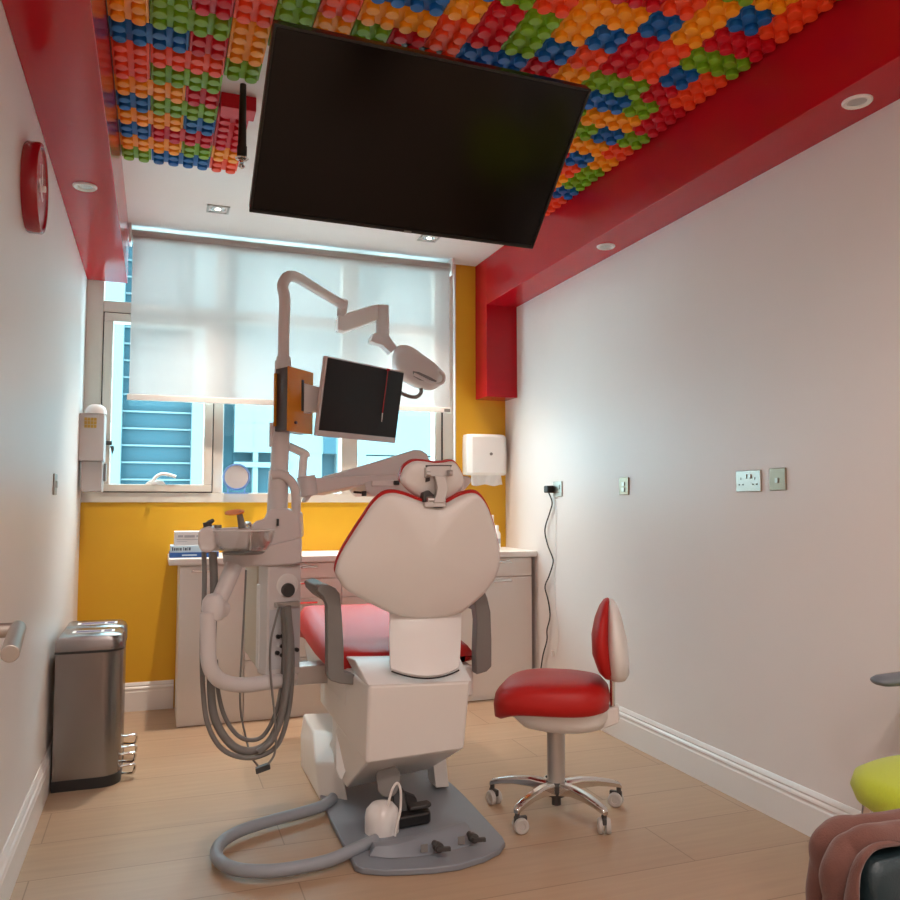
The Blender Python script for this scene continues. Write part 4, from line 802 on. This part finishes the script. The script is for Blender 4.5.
# ------------------------------------------------------------------ dentist stool
sx, sy = 1.492, 2.905
st = thing('dentist_stool', (sx, sy, 0), 'red and white wheeled dentist stool standing beside the dental chair', 'stool')
obj('gas_column', MB().cyl((sx, sy, .085), (sx, sy, .355), .034, .036).cyl((sx, sy, .085), (sx, sy, .11), .045), 'alum', st)
obj('hub', MB().lathe((sx, sy, .03), [(.001, 0), (.018, 0), (.018, .03), (.036, .035), (.046, .055), (.046, .08), (.036, .09), (.001, .09)], n=28), 'dark', st)
for a in (139, 210, 284, 353, 67):
    t = math.radians(a); d = V((math.cos(t), math.sin(t), 0)); n_ = V((-d.y, d.x, 0)); r = .262
    c0_ = V((sx, sy, 0))
    prof = [(.035, .098, .022, .024), (.10, .108, .020, .018), (.17, .105, .018, .014), (.225, .096, .016, .012), (r, .086, .015, .010), (r + .010, .078, .010, .008)]
    leg = obj('leg', MB().loft([[c0_ + d * q_ + n_ * w_ + V((0, 0, z_ + h_)) for w_, h_ in ((-w, -hh), (w, -hh), (w, hh * .5), (w * .6, hh), (-w * .6, hh), (-w, hh * .5))] for q_, z_, w, hh in prof]), 'chrome', st, bevel=.003)
    cw = c0_ + d * r; ax_ = V((math.cos(t + .9), math.sin(t + .9), 0))
    wt_ = V((-ax_.y, ax_.x, 0)) * .012
    cs = obj('caster', MB().cyl(cw + V((0, 0, .085)), cw + V((0, 0, .055)), .009).obox(cw + wt_ + V((0, 0, .048)), ax_ * .008, V((-ax_.y, ax_.x, 0)) * .024, (0, 0, .012)), 'dark', leg, bevel=.003)
    for s_ in (-1, 1):
        wc_ = cw + wt_ + ax_ * .014 * s_ + V((0, 0, .028))
        obj('wheel', MB().lathe(wc_ - ax_ * .009 * s_, [(.001, 0), (.024, 0), (.028, .003), (.028, .013), (.024, .018), (.014, .018), (.012, .015), (.001, .015)], ax_ * s_, n=22), 'wheel', leg)
def srow(z, rx_, ry_, dx=0, lip=0.):
    out = []
    for i in range(36):
        t = 2 * PI * i / 36; c, s_ = math.cos(t), math.sin(t); e = .72
        x = rx_ * .93 * math.copysign(abs(c) ** e, c); y = ry_ * math.copysign(abs(s_) ** e, s_)
        zz_ = z - lip * max(0, -c) ** 3
        out.append(V((sx - .014 + dx + x, sy + y, zz_ - .018)))
    return out
obj('seat', MB().loft([srow(.425, .16, .15, .01), srow(.428, .215, .19, 0, .05), srow(.437, .238, .205, 0, .05), srow(.470, .243, .21, 0, .035), srow(.505, .235, .205, .0, .03), srow(.530, .205, .185, .005, .02), srow(.541, .15, .14, .01, .008), srow(.545, .06, .06, .01, 0)]), 'vinyl', st, ang=60, label='red vinyl seat')
obj('seat_pan', MB().loft([srow(.352, .12, .12, .045), srow(.362, .17, .14, .04), srow(.395, .20, .155, .03), srow(.43, .21, .16, .025)]), 'shell', st, ang=50)
bxk = sx + .208
obj('back_bracket', MB().prism([(bxk - .10, sy - .035, .40), (bxk + .035, sy - .035, .42), (bxk + .035, sy - .035, .36), (bxk - .02, sy - .035, .335), (bxk - .10, sy - .035, .35)], (0, .07, 0)), 'shell', st, bevel=.008)
obj('back_post', MB().cyl((bxk + .012, sy - .012, .37), (bxk + .012, sy - .012, .56), .010).cyl((bxk + .012, sy + .018, .37), (bxk + .012, sy + .018, .56), .010), 'chrome', st)
# back: profile in x-z, swept in y
def brow(z, x0, x1, hy): 
    out = []
    for i in range(20):
        t = 2 * PI * i / 20; out.append(V(((x0 + x1) / 2 - .052 + (x1 - x0) * .42 * math.cos(t), sy + hy * math.copysign(abs(math.sin(t)) ** .7, math.sin(t)), .524 + (z - .488) * .90)))
    return out
ft = [(.497, 1.745, 1.76, .05), (.503, 1.725, 1.775, .11), (.53, 1.703, 1.780, .15), (.60, 1.680, 1.775, .175), (.67, 1.678, 1.767, .175), (.74, 1.692, 1.765, .155), (.79, 1.712, 1.763, .12), (.818, 1.730, 1.760, .07), (.826, 1.742, 1.755, .03)]
obj('backrest_cushion', MB().loft([brow(*q_) for q_ in ft]), 'vinyl', st, ang=60, label='red vinyl back cushion')
ft = [(.488, 1.755, 1.80, .05), (.495, 1.742, 1.825, .11), (.52, 1.735, 1.838, .155), (.60, 1.731, 1.835, .18), (.67, 1.733, 1.825, .18), (.74, 1.738, 1.810, .16), (.79, 1.744, 1.793, .125), (.815, 1.750, 1.778, .075), (.824, 1.754, 1.768, .03)]
obj('backrest_shell', MB().loft([brow(*q_) for q_ in ft]), 'shell', st, ang=60)

ra_ = Matrix.Rotation(math.radians(-30.7), 4, 'Z')
for o in list(st.children):
    if o.name.split('.')[0] in ('seat', 'seat_pan', 'back_bracket', 'back_post', 'backrest_cushion', 'backrest_shell'):
        o.location = ra_ @ o.location; o.rotation_euler = (0, 0, math.radians(-30.7))

# ------------------------------------------------------------------ lime chair against the wall
lmx, lmy = 1.985, 1.66
lc_ = thing('visitor_chair', (lmx, lmy, 0), 'lime green fabric chair with grey armrest against the long wall', 'chair')
def lrow(z, g, dz=0.):
    out = []
    for i in range(96):
        t = 2 * PI * i / 96; c, s_ = math.cos(t), math.sin(t); e = .66
        x = (.235 - g) * math.copysign(abs(c) ** e, c); y = (.225 - g) * math.copysign(abs(s_) ** e, s_)
        out.append(V((lmx + .02 + x, lmy - .06 + y, z + dz * max(0, -c))))
    return out
obj('seat', MB().loft([lrow(.37, .08), lrow(.375, .04), lrow(.395, .012), lrow(.43, 0), lrow(.463, .010), lrow(.482, .035, -.008), lrow(.489, .09, -.004), lrow(.488, .18)]), 'lime', lc_, ang=60, label='lime fabric seat')
for s_ in (-1, 1):
    ya = lmy - .06 + s_ * .27
    obj('armrest', MB().loft([[V((x, ya + w * math.cos(t) * 1.6, .672 + h_ * math.sin(t))) for t in [2 * PI * i / 14 for i in range(14)]] for x, w, h_ in ((2.022, .004, .003), (2.03, .018, .012), (2.05, .024, .017), (2.12, .026, .019), (2.2, .026, .019), (2.225, .02, .014))]), 'armpad', lc_, ang=60)
    obj('arm_support', MB().tube([(2.17, ya, .645), (2.18, ya, .52), (2.16, ya, .40), (2.12, ya - s_ * .05, .385)], .014, n=10), 'alum', lc_)
obj('backrest', MB().loft([[V((2.19 + .05 * (z - .5) + xo, lmy - .06 + yy, z)) for xo, yy in ((0, -.2), (.012, -.21), (.04, -.2), (.04, .2), (.012, .21), (0, .2))] for z in (.52, .55, .7, .85, .88)]), 'lime', lc_, bevel=.012)
for lx in (-.17, .17):
    for ly in (-.17, .17):
        obj('leg', MB().cyl((lmx + .02 + lx * 1.05, lmy - .06 + ly * 1.1, 0), (lmx + .02 + lx * .9, lmy - .06 + ly * .9, .39), .012, .013), 'chrome', lc_)

# ------------------------------------------------------------------ teal armchair and brown coat in the near corner
ac = thing('teal_armchair', (1.32, .98, 0), 'dark teal leather armchair cut off by the frame below the lime chair', 'chair')
tpath = catmull([V(p) for p in [(1.041,1.000,0.455),(1.037,1.000,0.544),(1.035,1.000,0.597),(1.038,1.000,0.631),(1.047,1.000,0.647),(1.066,1.000,0.654),(1.120,1.000,0.652),(1.216,1.000,0.645),(1.306,1.000,0.626),(1.362,1.000,0.585),(1.372,1.000,0.519)]], 5)
tcx = sum((p.x for p in tpath)) / len(tpath); tcz = .44
def trow(s, y): return [V((tcx + (p.x - tcx) * s, y, tcz + (p.z - tcz) * s)) for p in tpath]
obj('backrest', MB().loft([trow(.5, .985), trow(.9, .975), trow(.97, .985), trow(1., 1.01), trow(1., 1.05), trow(.95, 1.075), trow(.5, 1.08)]), 'teal', ac, ang=60)
tx0, tx1 = min(p.x for p in tpath), max(p.x for p in tpath)
obj('seat', MB().box(tx0 + .02, tx1 - .02, 0.50, .97, .34, .44), 'teal', ac, bevel=.03, seg=3)
for lx in (tx0 + .05, tx1 - .05):
    for ly in (.55, .93): obj('leg', MB().cyl((lx, ly, 0), (lx, ly, .345), .012, .016), 'dark', ac)
# coat: a thick folded cloth hung over the top and side of the backrest
rows = []
NP = len(tpath)
for i, p in enumerate(tpath[:-7]):
    a, b = tpath[max(i - 1, 0)], tpath[min(i + 1, NP - 1)]
    tg = (b - a).normalized(); N = V((-tg.z, 0, tg.x)); u = i / (NP - 1); row = []
    for k in range(37):
        v = k / 36; th_ = math.radians(34 + 135 * v)
        w1 = abs(math.sin(8.2 * v + 4.2 * u + .5)) ** .7; w2 = abs(math.sin(9 * u - 3.5 * v + .4)); w3 = math.sin(37 * u + 11 * v)
        fold = .027 * w1 + .010 * w2 + .0025 * w3 - .028
        rad = .029 + fold * (.5 + .5 * math.sin(PI * min(1, v + .12)))
        row.append(p + N * (rad * math.sin(th_) + .004) + V((0, .030 - (.058 + fold * .5) * math.cos(th_), 0)))
    for k in range(5): row.append(row[-1] + V((0, .004 * k, -.05)))
    rows.append(row)
tag(obj('coat', MB().grid(rows), 'coat', solid=.010, sub=1, ang=180), 'brown wool coat draped over the teal armchair', 'coat')

# ------------------------------------------------------------------ light
def lamp(kind, name, loc, energy, col, rot=(0, 0, 0), **k):
    d = bpy.data.lights.new(name, kind); d.energy = energy; d.color = col
    for a, v in k.items(): setattr(d, a, v)
    o = bpy.data.objects.new(name, d); COL.objects.link(o); o.location = loc; o.rotation_euler = rot
    return o
WARM = (1, .85, .72); SOFT = (1, .885, .82)
for x, y in sp: lamp('SPOT', 'spot_lamp', (x, y, ZC - .012), SPOT_E, WARM, spot_size=math.radians(80), spot_blend=1., shadow_soft_size=.03)
# added fill lamps behind the camera, without fixtures, to brighten the room
for x, y in ((.35, .45), (1.5, .45), (.35, -.9), (1.5, -.9)): lamp('SPOT', 'spot_lamp', (x, y, ZC - .012), FILL_E, SOFT, spot_size=math.radians(150), spot_blend=.6, shadow_soft_size=.06)
lamp('SUN', 'sun', (0, -10, 20), SUN_E, (1, .97, .92), (math.radians(48), 0, math.radians(-14)), angle=math.radians(2))

W = bpy.data.worlds.new('overcast_sky'); S.world = W; W.use_nodes = True
bg = W.node_tree.nodes['Background']; bg.inputs['Color'].default_value = (.93, .96, 1., 1); bg.inputs['Strength'].default_value = SKY_E

# ------------------------------------------------------------------ camera
cd = bpy.data.cameras.new('camera'); cam_ = bpy.data.objects.new('camera', cd); COL.objects.link(cam_)
cd.sensor_width = 36; cd.lens = 32.4; cd.clip_start = .02; cd.clip_end = 200
cam_.location = (0, 0, 1.2); cam_.rotation_euler = (PI / 2 + .0656, 0, -.3472)
S.camera = cam_
S.view_settings.view_transform = 'Standard'; S.view_settings.look = 'None'; S.view_settings.gamma = 1; S.view_settings.exposure = EXPO
S.cycles.max_bounces = 10; S.cycles.diffuse_bounces = 5; S.cycles.transparent_max_bounces = 12
S.cycles.sample_clamp_indirect = 4
